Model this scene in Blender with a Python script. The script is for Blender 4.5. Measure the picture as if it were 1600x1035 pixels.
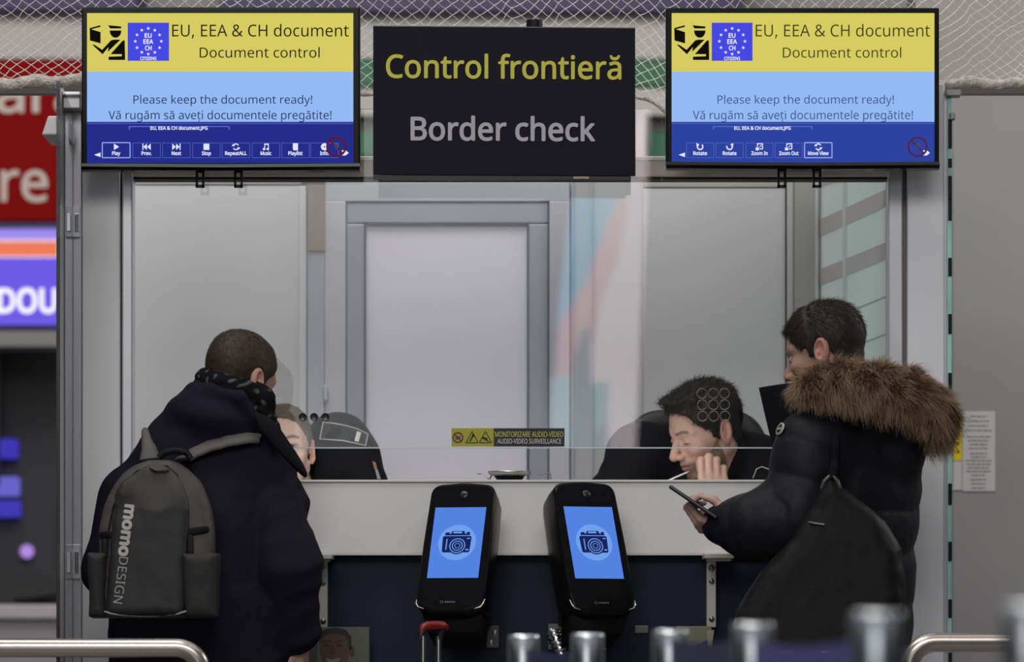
import bpy, math, random
import numpy as np
from mathutils import Vector, Matrix
from mathutils.bvhtree import BVHTree

for o in list(bpy.data.objects):
    bpy.data.objects.remove(o)
SC = bpy.context.scene
COL = SC.collection
R = math.radians

# ------------------------------------------------------------------ camera
FPX, HORIZ, CAMZ, CAMD = 6857.0, 1050.0, 0.87, 12.0     # focal length in pixels, horizon row, eye height, distance to the booth front
cam_d = bpy.data.cameras.new('camera')
cam = bpy.data.objects.new('camera', cam_d)
COL.objects.link(cam)
cam.location = (0, -CAMD, CAMZ)
cam.rotation_euler = (R(90), 0, 0)
cam_d.sensor_width = 36
cam_d.lens = FPX * 36 / 1600
cam_d.shift_y = (HORIZ - 517.5) / 1600
cam_d.clip_end = 200
cam_d.dof.use_dof = True
cam_d.dof.focus_distance = 11.75
cam_d.dof.aperture_fstop = 3.3
SC.camera = cam

# ------------------------------------------------------------------ helpers: picture measurement -> metres
def S(Y):
    return (CAMD + Y) / FPX
def P(px, py, Y):
    s = S(Y)
    return Vector(((px - 800) * s, Y, CAMZ + (HORIZ - py) * s))
def lin(r, g, b):
    return tuple((c / 255 / 12.92) if c <= 10 else ((c / 255 + 0.055) / 1.055) ** 2.4 for c in (r, g, b))

# ------------------------------------------------------------------ world, lamps, exposure
w = bpy.data.worlds.new('hall_light')
SC.world = w
w.use_nodes = True
w.node_tree.nodes['Background'].inputs[0].default_value = (0.86, 0.87, 0.95, 1)
w.node_tree.nodes['Background'].inputs[1].default_value = 0.17

def area(name, loc, aim, sx, sy, power, col=(1, 0.97, 0.93)):
    l = bpy.data.lights.new(name, 'AREA')
    l.shape = 'RECTANGLE'; l.size = sx; l.size_y = sy; l.energy = power; l.color = col
    o = bpy.data.objects.new(name, l); COL.objects.link(o)
    o.location = loc
    o.rotation_euler = (Vector(aim) - Vector(loc)).to_track_quat('-Z', 'Y').to_euler()
    return o
area('ceiling_lamp', (-1.6, -1.6, 6.0), (-0.6, -0.2, 1.2), 4, 1.6, 98)
area('ceiling_lamp', (2.2, -1.8, 6.0), (0.7, -0.2, 1.2), 4, 1.6, 24)
area('ceiling_lamp', (0.0, -8.5, 6.0), (0.0, 0.0, 1.4), 6, 2.0, 185)
area('ceiling_lamp', (-1.4, -7.0, 4.8), (-0.3, 0.3, 1.5), 3, 1.6, 66)
area('booth_lamp', (0.15, 0.4, 4.0), (0.1, 0.6, 0.0), 2.2, 0.8, 13)
area('face_fill', P(985, 785, 0.16), P(1075, 700, 0.45), 0.35, 0.2, 1.0, (0.95, 0.97, 1.0))  # unseen fill lamps, added below the ledge to light the officers' faces
area('face_fill', P(545, 785, 0.14), P(450, 700, 0.45), 0.35, 0.2, 0.95, (0.95, 0.97, 1.0))
area('side_panel_fill', (3.4, 0.5, 3.2), (1.0, 0.5, 1.9), 1.2, 1.2, 46)  # unseen lamp, added outside the booth to brighten the frosted side panel
area('shop_lamp', (-1.0, 4.0, 5.2), (-0.8, 8.6, 2.8), 6, 1.6, 120)

vs = SC.view_settings
vs.view_transform = 'Standard'
vs.look = 'None'
vs.exposure = 0.0
vs.gamma = 1.0
vs.use_curve_mapping = False

# ------------------------------------------------------------------ materials
MATS = {}
def mat(name, col, rough=0.5, metal=0.0, emit=None, estr=1.0, noise=None, bump=None, spec=0.5, sheen=0.0, coat=0.0, vcol=False, sss=0.0, brushed=False):
    if name in MATS: return MATS[name]
    m = bpy.data.materials.new(name); m.use_nodes = True
    nt = m.node_tree; b = nt.nodes['Principled BSDF']
    b.inputs['Base Color'].default_value = (*col, 1)
    b.inputs['Roughness'].default_value = rough
    b.inputs['Metallic'].default_value = metal
    b.inputs['Specular IOR Level'].default_value = spec
    if sheen:
        b.inputs['Sheen Weight'].default_value = sheen
        b.inputs['Sheen Roughness'].default_value = 0.5
    if coat:
        b.inputs['Coat Weight'].default_value = coat
        b.inputs['Coat Roughness'].default_value = 0.06
    if sss:
        b.inputs['Subsurface Weight'].default_value = sss
        b.inputs['Subsurface Radius'].default_value = (0.012, 0.005, 0.003)
    if emit is not None:
        b.inputs['Base Color'].default_value = (0, 0, 0, 1)
        b.inputs['Specular IOR Level'].default_value = 0.0
        b.inputs['Emission Color'].default_value = (*emit, 1)
        b.inputs['Emission Strength'].default_value = estr
    tc = nt.nodes.new('ShaderNodeTexCoord')
    if vcol:
        a = nt.nodes.new('ShaderNodeAttribute'); a.attribute_name = 'tone'
        nt.links.new(a.outputs['Color'], b.inputs['Base Color'])
    if noise:
        sc, amt = noise[0], noise[1]
        n = nt.nodes.new('ShaderNodeTexNoise'); n.inputs['Scale'].default_value = sc; n.inputs['Detail'].default_value = 5
        if brushed:
            mp = nt.nodes.new('ShaderNodeMapping'); mp.inputs['Scale'].default_value = brushed
            nt.links.new(tc.outputs['Object'], mp.inputs[0]); nt.links.new(mp.outputs[0], n.inputs['Vector'])
        else:
            nt.links.new(tc.outputs['Object'], n.inputs['Vector'])
        r = nt.nodes.new('ShaderNodeMapRange')
        r.inputs['From Min'].default_value = 0.3; r.inputs['From Max'].default_value = 0.7
        r.inputs['To Min'].default_value = 1 - amt; r.inputs['To Max'].default_value = 1 + amt
        nt.links.new(n.outputs['Fac'], r.inputs['Value'])
        mx = nt.nodes.new('ShaderNodeMix'); mx.data_type = 'RGBA'; mx.blend_type = 'MULTIPLY'
        mx.inputs[0].default_value = 1.0
        if vcol: nt.links.new(a.outputs['Color'], mx.inputs[6])
        else: mx.inputs[6].default_value = (*col, 1)
        nt.links.new(r.outputs[0], mx.inputs[7])
        nt.links.new(mx.outputs[2], b.inputs['Base Color'])
    if bump:
        n2 = nt.nodes.new('ShaderNodeTexNoise'); n2.inputs['Scale'].default_value = bump[0]; n2.inputs['Detail'].default_value = 4
        nt.links.new(tc.outputs['Object'], n2.inputs['Vector'])
        bp = nt.nodes.new('ShaderNodeBump'); bp.inputs['Strength'].default_value = bump[1]; bp.inputs['Distance'].default_value = bump[2]
        nt.links.new(n2.outputs['Fac'], bp.inputs['Height'])
        nt.links.new(bp.outputs[0], b.inputs['Normal'])
    MATS[name] = m
    return m

def glow(name, r, g, b, k=1.0):
    return mat(name, (0, 0, 0), emit=lin(r, g, b), estr=k, rough=0.3)

def glass_mat(name, tint, refl):
    m = bpy.data.materials.new(name); m.use_nodes = True
    nt = m.node_tree; nt.nodes.clear()
    out = nt.nodes.new('ShaderNodeOutputMaterial')
    t = nt.nodes.new('ShaderNodeBsdfTransparent'); t.inputs[0].default_value = (*tint, 1)
    g = nt.nodes.new('ShaderNodeBsdfGlossy'); g.inputs['Roughness'].default_value = 0.0
    lw = nt.nodes.new('ShaderNodeFresnel'); lw.inputs[0].default_value = 1.45
    ad = nt.nodes.new('ShaderNodeMath'); ad.operation = 'MULTIPLY_ADD'
    ad.inputs[1].default_value = 1.0; ad.inputs[2].default_value = refl; ad.use_clamp = True
    nt.links.new(lw.outputs[0], ad.inputs[0])
    mx = nt.nodes.new('ShaderNodeMixShader')
    nt.links.new(ad.outputs[0], mx.inputs[0]); nt.links.new(t.outputs[0], mx.inputs[1]); nt.links.new(g.outputs[0], mx.inputs[2])
    nt.links.new(mx.outputs[0], out.inputs[0])
    return m

M_PANEL = mat('white_panel', (0.60, 0.60, 0.62), 0.35, noise=(1.6, 0.05))
M_PANELV = mat('door_panel_white', (0.72, 0.70, 0.79), 0.35, noise=(1.6, 0.04))
M_ALU = mat('aluminium', (0.62, 0.63, 0.66), 0.35, 0.5, noise=(3, 0.06))
M_ALUD = mat('grey_aluminium', (0.40, 0.42, 0.47), 0.4, 0.35, noise=(3, 0.05))
M_STEEL = mat('brushed_steel', (0.74, 0.74, 0.78), 0.45, 0.12, noise=(2.2, 0.14), brushed=(1, 1, 0.45))
M_CHROME = mat('polished_steel', (0.80, 0.81, 0.83), 0.16, 1.0)
M_RAIL = mat('satin_steel', (0.46, 0.41, 0.375), 0.26, 1.0)
M_BEIGE = mat('beige_metal', lin(224, 212, 202), 0.5, noise=(4, 0.08))
M_BROWN = mat('taupe_metal', lin(140, 126, 116), 0.5, noise=(6, 0.1))
M_DARKGAP = mat('black_seal', (0.03, 0.03, 0.035), 0.6)
M_COUNTER = mat('counter_white', (0.72, 0.70, 0.695), 0.4, noise=(2, 0.04))
M_NAVY = mat('navy_laminate', (0.016, 0.021, 0.040), 0.4, spec=0.12, noise=(2, 0.15))
M_PLASTIC = mat('black_gloss_plastic', (0.006, 0.006, 0.007), 0.25, spec=0.14)
M_MATTE = mat('black_matte_plastic', (0.006, 0.006, 0.007), 0.5, spec=0.2)
M_SCREENOFF = mat('black_glass', (0.004, 0.004, 0.005), 0.1, spec=0.25)
M_GLASS = glass_mat('clear_glass', (0.985, 0.99, 0.99), 0.012)
M_GLASSD = glass_mat('door_glass', (0.86, 0.93, 0.92), 0.01)
M_GEDGE = mat('glass_edge_bright', (0.62, 0.72, 0.72), 0.15)
M_GTEAL = mat('glass_edge_teal', lin(172, 218, 212), 0.12, noise=(6, 0.2), coat=0.5)
M_GDARK = mat('glass_edge_dark', (0.008, 0.016, 0.018), 0.2)
M_WHITE = mat('white_plastic', (0.75, 0.75, 0.75), 0.45)
M_FLOOR = mat('floor_terrazzo', (0.22, 0.21, 0.20), 0.28, noise=(20, 0.2))

# ------------------------------------------------------------------ objects
ORG = {}
def tag(o, label=None, cat=None, group=None, kind=None):
    if label: o['label'] = label
    if cat: o['category'] = cat
    if group: o['group'] = group
    if kind: o['kind'] = kind
    return o
def thing(name, label, cat, loc=(0, 0, 0), group=None):
    o = bpy.data.objects.new(name, None); COL.objects.link(o)
    o.location = loc; o.empty_display_size = 0.05
    ORG[o] = Vector(loc)
    return tag(o, label, cat, group)
def link_mesh(name, me, m, parent=None, loc=None):
    o = bpy.data.objects.new(name, me); COL.objects.link(o)
    if m: me.materials.append(m)
    if parent is not None:
        o.parent = parent; ORG[o] = ORG[parent]
        me.transform(Matrix.Translation(-ORG[parent]))
    else:
        if loc is None:
            n = len(me.vertices)
            c = np.empty(n * 3, np.float32); me.vertices.foreach_get('co', c); c = c.reshape(-1, 3)
            loc = Vector(((c[:, 0].min() + c[:, 0].max()) / 2, (c[:, 1].min() + c[:, 1].max()) / 2, c[:, 2].min()))
        me.transform(Matrix.Translation(-Vector(loc)))
        o.location = loc; ORG[o] = Vector(loc)
    return o
def copy_tree(o, parent=None):
    c = o.copy(); COL.objects.link(c)
    if parent is not None: c.parent = parent
    ORG[c] = ORG.get(o)
    for ch in list(o.children): copy_tree(ch, c)
    return c
def mesh_np(name, V, F, smooth=True):
    V = np.ascontiguousarray(V, np.float32); F = np.ascontiguousarray(F, np.int32)
    me = bpy.data.meshes.new(name)
    k = F.shape[1]
    me.vertices.add(len(V)); me.vertices.foreach_set('co', V.ravel())
    me.loops.add(F.size); me.loops.foreach_set('vertex_index', F.ravel())
    me.polygons.add(len(F)); me.polygons.foreach_set('loop_start', np.arange(0, F.size, k, dtype=np.int32))
    me.polygons.foreach_set('use_smooth', np.full(len(F), smooth, bool))
    me.update(calc_edges=True); me.validate()
    return me
def paint(me, C):
    a = me.color_attributes.new('tone', 'FLOAT_COLOR', 'POINT')
    C4 = np.ones((len(C), 4), np.float32); C4[:, :3] = C
    a.data.foreach_set('color', C4.ravel())

class MB:
    def __init__(self): self.v = []; self.f = []; self.sm = []
    def add(self, vs, fs, smooth=False):
        n = len(self.v); self.v += [tuple(v) for v in vs]
        self.f += [tuple(i + n for i in f) for f in fs]; self.sm += [smooth] * len(fs)
        return self
    def box(self, a, b):
        x0, x1 = sorted((a[0], b[0])); y0, y1 = sorted((a[1], b[1])); z0, z1 = sorted((a[2], b[2]))
        return self.add([(x0, y0, z0), (x1, y0, z0), (x1, y1, z0), (x0, y1, z0), (x0, y0, z1), (x1, y0, z1), (x1, y1, z1), (x0, y1, z1)],
                        [(0, 3, 2, 1), (4, 5, 6, 7), (0, 1, 5, 4), (1, 2, 6, 5), (2, 3, 7, 6), (3, 0, 4, 7)])
    def pbox(self, x0, y0, x1, y1, Y, depth):      # box whose front face at depth Y covers this rectangle
        return self.box(P(x0, y0, Y), P(x1, y1, Y) + Vector((0, depth, 0)))
    def obox(self, c, size, M):
        h = Vector(size) / 2; c = Vector(c); vs = []
        for z in (-1, 1):
            for x, y in ((-1, -1), (1, -1), (1, 1), (-1, 1)):
                vs.append(c + M @ Vector((x * h.x, y * h.y, z * h.z)))
        return self.add(vs, [(0, 3, 2, 1), (4, 5, 6, 7), (0, 1, 5, 4), (1, 2, 6, 5), (2, 3, 7, 6), (3, 0, 4, 7)])
    def tube(self, pts, r, n=12, caps=True, closed=False):
        pts = [Vector(p) for p in pts]; rs = r if isinstance(r, (list, tuple)) else [r] * len(pts)
        vs = []; N = len(pts); up = None
        for i, p in enumerate(pts):
            if closed: t = pts[(i + 1) % N] - pts[i - 1]
            else: t = pts[min(i + 1, N - 1)] - pts[max(i - 1, 0)]
            t.normalize()
            if up is None: up = t.orthogonal().normalized()
            up = (up - t * up.dot(t)).normalized(); sd = t.cross(up)
            for k in range(n):
                a = 2 * math.pi * k / n
                vs.append(p + (up * math.cos(a) + sd * math.sin(a)) * rs[i])
        fs = []
        for i in range(N if closed else N - 1):
            j = (i + 1) % N
            for k in range(n):
                fs.append((i * n + k, i * n + (k + 1) % n, j * n + (k + 1) % n, j * n + k))
        self.add(vs, fs, True)
        if caps and not closed:
            self.add(vs[:n], [tuple(range(n))[::-1]]); self.add(vs[-n:], [tuple(range(n))])
        return self
    def cyl(self, a, b, r, n=20): return self.tube([a, b], r, n)
    def lathe(self, prof, c, n=28, axis='z'):      # prof: (radius, height)
        vs = []; fs = []
        for (r, h) in prof:
            for k in range(n):
                a = 2 * math.pi * k / n; x, y = r * math.cos(a), r * math.sin(a)
                vs.append((c[0] + x, c[1] + y, c[2] + h) if axis == 'z' else (c[0] + x, c[1] + h, c[2] + y))
        for i in range(len(prof) - 1):
            for k in range(n):
                q = (i * n + k, i * n + (k + 1) % n, (i + 1) * n + (k + 1) % n, (i + 1) * n + k)
                fs.append(q if axis == 'z' else q[::-1])
        return self.add(vs, fs, True)
    def prism(self, poly, Y, depth):               # poly: picture measurements, front face at Y
        a = [P(x, y, Y) for x, y in poly]; n = len(a)
        ar = sum(a[i].x * a[(i + 1) % n].z - a[(i + 1) % n].x * a[i].z for i in range(n))
        if ar < 0: a = a[::-1]
        b = [p + Vector((0, depth, 0)) for p in a]
        return self.add(a + b, [tuple(range(n)), tuple(range(n, 2 * n))[::-1]] + [(i + n, (i + 1) % n + n, (i + 1) % n, i) for i in range(n)])
    def quad(self, a, b, c, d): return self.add([a, b, c, d], [(0, 1, 2, 3)])
    def mesh(self, name):
        me = bpy.data.meshes.new(name); me.from_pydata(self.v, [], self.f); me.update()
        me.polygons.foreach_set('use_smooth', self.sm)
        return me
    def build(self, name, m, parent=None, bevel=0.0, seg=2, loc=None):
        o = link_mesh(name, self.mesh(name), m, parent, loc)
        if bevel:
            b = o.modifiers.new('bevel', 'BEVEL'); b.width = bevel; b.segments = seg; b.limit_method = 'ANGLE'; b.angle_limit = R(40)
            b.harden_normals = False
        return o

def circle_poly(cx, cy, rx, ry=None, n=28, a0=0, a1=360):
    ry = ry or rx
    full = abs(a1 - a0) >= 360
    return [(cx + rx * math.cos(R(a0 + (a1 - a0) * i / (n if full else n - 1))), cy + ry * math.sin(R(a0 + (a1 - a0) * i / (n if full else n - 1)))) for i in range(n)]
def ring(mb, cx, cy, r0, r1, Y, depth, n=28, a0=0, a1=360):
    st = (a1 - a0) / n
    for i in range(n):
        p = [(cx + r * math.cos(R(a)), cy + r * math.sin(R(a))) for r, a in ((r0, a0 + i * st), (r1, a0 + i * st), (r1, a0 + (i + 1) * st), (r0, a0 + (i + 1) * st))]
        mb.prism(p, Y, depth)
def line(mb, x0, y0, x1, y1, wd, Y, depth):
    dx, dy = x1 - x0, y1 - y0; L = math.hypot(dx, dy); nx, ny = -dy / L * wd / 2, dx / L * wd / 2
    mb.prism([(x0 + nx, y0 + ny), (x1 + nx, y1 + ny), (x1 - nx, y1 - ny), (x0 - nx, y0 - ny)], Y, depth)
def frame_rect(mb, x0, y0, x1, y1, wd, Y, depth):
    line(mb, x0, y0, x1, y0, wd, Y, depth); line(mb, x0, y1, x1, y1, wd, Y, depth)
    line(mb, x0, y0, x0, y1, wd, Y, depth); line(mb, x1, y0, x1, y1, wd, Y, depth)

_TXT = {}
try:                                                  # a plain sans that ships inside Blender; its built-in font otherwise
    import os
    FONT = bpy.data.fonts.load(os.path.join(bpy.utils.system_resource('DATAFILES', path='fonts'), 'NotoSansHebrew-Regular.woff2'))
except Exception:
    FONT = None
def text_geo(body, weight=0.0):
    key = (body, min(weight, 0.0))
    if key not in _TXT:
        c = bpy.data.curves.new('lettering', 'FONT'); c.body = body; c.size = 1; c.font = FONT or c.font; c.resolution_u = 3; c.offset = min(weight, 0.0)
        o = bpy.data.objects.new('lettering', c); COL.objects.link(o)
        bpy.context.view_layer.update()
        me = bpy.data.meshes.new_from_object(o.evaluated_get(bpy.context.evaluated_depsgraph_get()))
        v = np.array([q.co[:] for q in me.vertices]); f = [tuple(p.vertices) for p in me.polygons]
        bpy.data.objects.remove(o); bpy.data.curves.remove(c); bpy.data.meshes.remove(me)
        _TXT[key] = (v, f)
    v, f = _TXT[key]
    if weight <= 0: return v, f
    n = len(v); V = []; F = []                        # heavier strokes: the outline repeated a hair's breadth round itself
    for k in range(8):
        a = math.pi * k / 4
        V.append(v + np.array((math.cos(a) * weight, math.sin(a) * weight, k * 6e-5))); F += [tuple(i + n * k for i in q) for q in f]
    return np.concatenate(V), F
CAP = float(text_geo('H')[0][:, 1].max())
def put_text(mb, body, x0, x1, ybase, cap, Y, weight=0.0, slope=0.0):
    """flat lettering facing the camera side, fitted between x0 and x1, capitals `cap` high, standing on ybase"""
    v, f = text_geo(body, weight)
    lo, hi = v[:, 0].min(), v[:, 0].max()
    vs = []
    for q in v:
        t = (q[0] - lo) / (hi - lo)
        vs.append(P(x0 + t * (x1 - x0), ybase + slope * t - q[1] * cap / CAP, Y) - Vector((0, q[2], 0)))
    mb.add(vs, f)

# ------------------------------------------------------------------ signed-distance modelling (for bodies, cloth and soft bags)
_rng = np.random.RandomState(5)
_LAT = _rng.rand(32, 32, 32).astype(np.float32)
def vnoise(p, scale, off=0.0):
    q = p * scale + off; i = np.floor(q).astype(int); f = q - i; f = f * f * (3 - 2 * f); out = 0
    for dx in (0, 1):
        for dy in (0, 1):
            for dz in (0, 1):
                wgt = (f[:, 0] if dx else 1 - f[:, 0]) * (f[:, 1] if dy else 1 - f[:, 1]) * (f[:, 2] if dz else 1 - f[:, 2])
                out = out + wgt * _LAT[(i[:, 0] + dx) & 31, (i[:, 1] + dy) & 31, (i[:, 2] + dz) & 31]
    return out * 2 - 1
def smin(a, b, k):
    h = np.clip(0.5 + 0.5 * (b - a) / k, 0, 1); return b + (a - b) * h - k * h * (1 - h)
def smax(a, b, k): return -smin(-a, -b, k)
def ell(p, c, r, M=None):
    q = p - np.array(c)
    if M is not None: q = q @ M                    # M columns are the ellipsoid's axes
    r = np.array(r); k0 = np.linalg.norm(q / r, axis=1); k1 = np.linalg.norm(q / (r * r), axis=1) + 1e-9
    return k0 * (k0 - 1) / k1
def cone(p, a, b, ra, rb):
    a = np.array(a, float); b = np.array(b, float); ab = b - a; L = ab @ ab
    t = np.clip(((p - a) @ ab) / L, 0, 1)
    return np.linalg.norm(p - a - t[:, None] * ab, axis=1) - (ra + (rb - ra) * t)
def chain(p, pts, rs, k=0.02):
    d = None
    for i in range(len(pts) - 1):
        e = cone(p, pts[i], pts[i + 1], rs[i], rs[i + 1]); d = e if d is None else smin(d, e, k)
    return d
def rbox(p, c, h, r, M=None):
    q = p - np.array(c)
    if M is not None: q = q @ M
    q = np.abs(q) - (np.array(h) - r)
    return np.linalg.norm(np.maximum(q, 0), axis=1) + np.minimum(q.max(axis=1), 0) - r
def ecyl(p, c, rx, ry, z0, z1, M=None, k=0.02):
    q = p - np.array(c)
    if M is not None: q = q @ M
    d = (np.sqrt((q[:, 0] / rx) ** 2 + (q[:, 1] / ry) ** 2) - 1) * min(rx, ry)
    return smax(d, np.maximum(z0 - p[:, 2], p[:, 2] - z1), k)
def nets(f, lo, hi, h):
    lo = np.array(lo, float); hi = np.array(hi, float); c = 4
    n = (np.ceil((hi - lo) / (h * c)).astype(int)) * c + 1
    nc = (n - 1) // c + 1
    g = np.stack(np.meshgrid(*[lo[i] + np.arange(nc[i]) * h * c for i in range(3)], indexing='ij'), -1).reshape(-1, 3)
    dc = f(g).reshape(nc)
    idx = [np.minimum((np.arange(n[i]) + c // 2) // c, nc[i] - 1) for i in range(3)]
    D = dc[np.ix_(*idx)].astype(np.float32)
    near = np.abs(D) < c * h * 2.6
    ijk = np.argwhere(near)
    for s in range(0, len(ijk), 400000):
        q = ijk[s:s + 400000]
        D[q[:, 0], q[:, 1], q[:, 2]] = f(lo + q * h)
    neg = D < 0
    cnt = sum(neg[a:n[0] - 1 + a, b:n[1] - 1 + b, e:n[2] - 1 + e].astype(np.int8) for a in (0, 1) for b in (0, 1) for e in (0, 1))
    act = np.argwhere((cnt > 0) & (cnt < 8))
    corners = np.array([(a, b, e) for a in (0, 1) for b in (0, 1) for e in (0, 1)])
    val = np.stack([D[act[:, 0] + a, act[:, 1] + b, act[:, 2] + e] for a, b, e in corners], 1).astype(float)
    acc = np.zeros((len(act), 3)); num = np.zeros(len(act))
    for i in range(8):
        for j in range(i + 1, 8):
            if np.abs(corners[i] - corners[j]).sum() != 1: continue
            m = (val[:, i] < 0) != (val[:, j] < 0)
            t = val[:, i] / np.where(np.abs(val[:, i] - val[:, j]) < 1e-12, 1, val[:, i] - val[:, j])
            acc += np.where(m[:, None], corners[i] + t[:, None] * (corners[j] - corners[i]), 0); num += m
    V = lo + (act + acc / num[:, None]) * h
    ID = np.full(tuple(n - 1), -1, np.int32); ID[act[:, 0], act[:, 1], act[:, 2]] = np.arange(len(act))
    F = []
    for ax in range(3):
        u, v = (ax + 1) % 3, (ax + 2) % 3
        s0 = [slice(None)] * 3; s1 = [slice(None)] * 3; s0[ax] = slice(0, -1); s1[ax] = slice(1, None)
        A = neg[tuple(s0)]; B = neg[tuple(s1)]
        e = np.argwhere(A != B); e = e[(e[:, u] > 0) & (e[:, v] > 0) & (e[:, u] < n[u] - 1) & (e[:, v] < n[v] - 1)]
        fl = A[e[:, 0], e[:, 1], e[:, 2]]
        def cid(du, dv):
            q = e.copy(); q[:, u] -= du; q[:, v] -= dv; return ID[q[:, 0], q[:, 1], q[:, 2]]
        Q = np.stack([cid(1, 1), cid(0, 1), cid(0, 0), cid(1, 0)], 1)
        Q[~fl] = Q[~fl][:, ::-1]
        F.append(Q)
    return V, np.concatenate(F)
def sdf_obj(name, f, lo, hi, h, m, parent, color=None):
    V, F = nets(f, lo, hi, h)
    me = mesh_np(name, V, F)
    if color is not None: paint(me, color(V))
    return link_mesh(name, me, m, parent)
def normals_of(V, F):
    n = np.zeros_like(V); a = np.cross(V[F[:, 2]] - V[F[:, 0]], V[F[:, 3]] - V[F[:, 1]])
    for k in range(4): np.add.at(n, F[:, k], a)
    return n / (np.linalg.norm(n, axis=1, keepdims=True) + 1e-12)
def strands(Pt, D0, D1, L, r, seg=3):
    """thin tapering hairs: start Pt, first along D0 then bending to D1, length L, root radius r -> V, F (quads)"""
    n = len(Pt); Vs = []
    side = np.cross(D0, np.array([0.31, 0.77, 0.55])); side /= np.linalg.norm(side, axis=1, keepdims=True) + 1e-9
    bi = np.cross(D0, side); bi /= np.linalg.norm(bi, axis=1, keepdims=True) + 1e-9
    for s in range(seg + 1):
        t = s / seg
        c = Pt + (D0 * (t - t * t / 2)[..., None] if isinstance(t, np.ndarray) else D0 * (t - t * t / 2)) * L[:, None] + D1 * (t * t / 2) * L[:, None]
        rr = (r * (1 - 0.85 * t))
        for k in range(3):
            a = 2 * math.pi * k / 3
            Vs.append(c + (side * math.cos(a) + bi * math.sin(a)) * (rr[:, None] if isinstance(rr, np.ndarray) else rr))
    V = np.stack(Vs, 1)                            # n, (seg+1)*3, 3
    base = (np.arange(n) * (seg + 1) * 3)[:, None]
    F = []
    for s in range(seg):
        for k in range(3):
            F.append(base + np.array([s * 3 + k, s * 3 + (k + 1) % 3, (s + 1) * 3 + (k + 1) % 3, (s + 1) * 3 + k]))
    return V.reshape(-1, 3), np.stack(F, 1).reshape(-1, 4), (seg + 1) * 3
def bvh(o):
    me = o.data; off = ORG[o]
    return BVHTree.FromPolygons([v.co + off for v in me.vertices], [tuple(p.vertices) for p in me.polygons])
CAMP = Vector((0, -CAMD, CAMZ))
def on_surface(tree, px, py, lift=0.004, fallback=-0.5):
    """the point of a built surface that is seen at this place of the picture, lifted off it a little"""
    d = (P(px, py, 0) - CAMP).normalized()
    h = tree.ray_cast(CAMP, d)
    return (h[0] + h[1] * lift) if h[0] is not None else P(px, py, fallback)
# ================================================================== THE HALL
def struct(name, mb, m, bevel=0.0):
    o = mb.build(name, m, bevel=bevel); o['kind'] = 'structure'; return o
struct('floor', MB().box((-14, -26, -0.1), (14, 12, 0)), M_FLOOR)
M_HALL = mat('hall_grey', (0.36, 0.35, 0.34), 0.6, noise=(0.6, 0.08))
M_HALLR = mat('hall_grey_right', (0.235, 0.228, 0.232), 0.55, noise=(0.9, 0.06))
struct('wall_back', MB().box((-8, 9.0, 0), (8, 9.2, 7)), M_HALL)
struct('wall_right', MB().box(P(1440, 140, 2.2), P(1900, 140, 2.2) + Vector((0, 0.12, 0)) - Vector((0, 0, P(0, 140, 2.2).z))), M_HALLR)
struct('trim_1', MB().pbox(1430, -60, 1900, 138, 2.5, 0.3), mat('hall_beam', (0.33, 0.31, 0.30), 0.6, noise=(1.5, 0.1)))
# behind the camera: the far end of the hall, pale on one side, dark on the other; seen only as a reflection in the booth's glass
struct('wall_front', MB().box((-9, -21.2, 0), (0.24, -21.0, 6)), mat('hall_pale_wall', (0.72, 0.76, 0.80), 0.6))
struct('wall_front_dark', MB().box((0.24, -21.2, 0), (9, -21.0, 6)), mat('hall_dark_wall', (0.05, 0.05, 0.055), 0.6))
area('hall_lamp', (-2.5, -17.0, 6.0), (-2.0, -21.0, 2.5), 5, 2, 480)
struct('wall_west', MB().box((-13.2, -26, 0), (-13, 12, 4.6)), mat('hall_side_dark', (0.05, 0.05, 0.055), 0.7))  # unseen side walls, added dark to deepen the posts' edge reflections
struct('wall_east', MB().box((13, -26, 0), (13.2, 12, 4.6)), mat('hall_side_dark', (0.05, 0.05, 0.055), 0.7))

# coloured sign bands high on the back wall
def band(name, x0, y0, x1, y1, Y, col, label, cat, rough=0.5, emit=None):
    m = mat(name + label[:12], col, rough, emit=emit)
    o = MB().pbox(x0, y0, x1, y1, Y, 8.996 - Y).build(name, m, bevel=0.01)
    return tag(o, label, cat)
M_BEAM = mat('hall_ceiling_beam', (0.62, 0.58, 0.56), 0.6, noise=(1.0, 0.08))
for i, (x0, y0, x1, y1, Y, c) in enumerate([(-60, 20, 1480, 91, 8.6, None), (120, 138, 1480, 180, 8.5, None), (120, 181, 1045, 205, 8.6, lin(92, 88, 84))]):
    struct('trim_%d' % (i + 2), MB().pbox(x0, y0, x1, y1, Y, 0.3), M_BEAM if c is None else mat('beam_dark', c, 0.6))
band('fascia_band', -60, -60, 216, 17, 8.47, lin(52, 38, 92), 'dark purple band high above the red sign', 'sign band')
band('fascia_band', 345, -60, 1160, 19, 8.47, lin(52, 36, 88), 'long dark purple band behind the net above the black sign', 'sign band')
band('fascia_band', 480, 92, 1200, 136, 8.47, lin(30, 108, 72), 'green band behind the net, level with the top of the black sign', 'sign band')
band('fascia_band', 480, 205, 592, 244, 8.3, lin(38, 112, 80), 'green board behind the glass between the first screen and the black sign', 'sign band')
band('fascia_band', 1012, 205, 1060, 252, 8.3, lin(24, 104, 66), 'green board behind the glass between the black sign and the second screen', 'sign band')
band('fascia_band', 990, 180, 1010, 300, 8.2, lin(214, 200, 204), 'pale upright strip beside the green board past the black sign', 'post')

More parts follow.
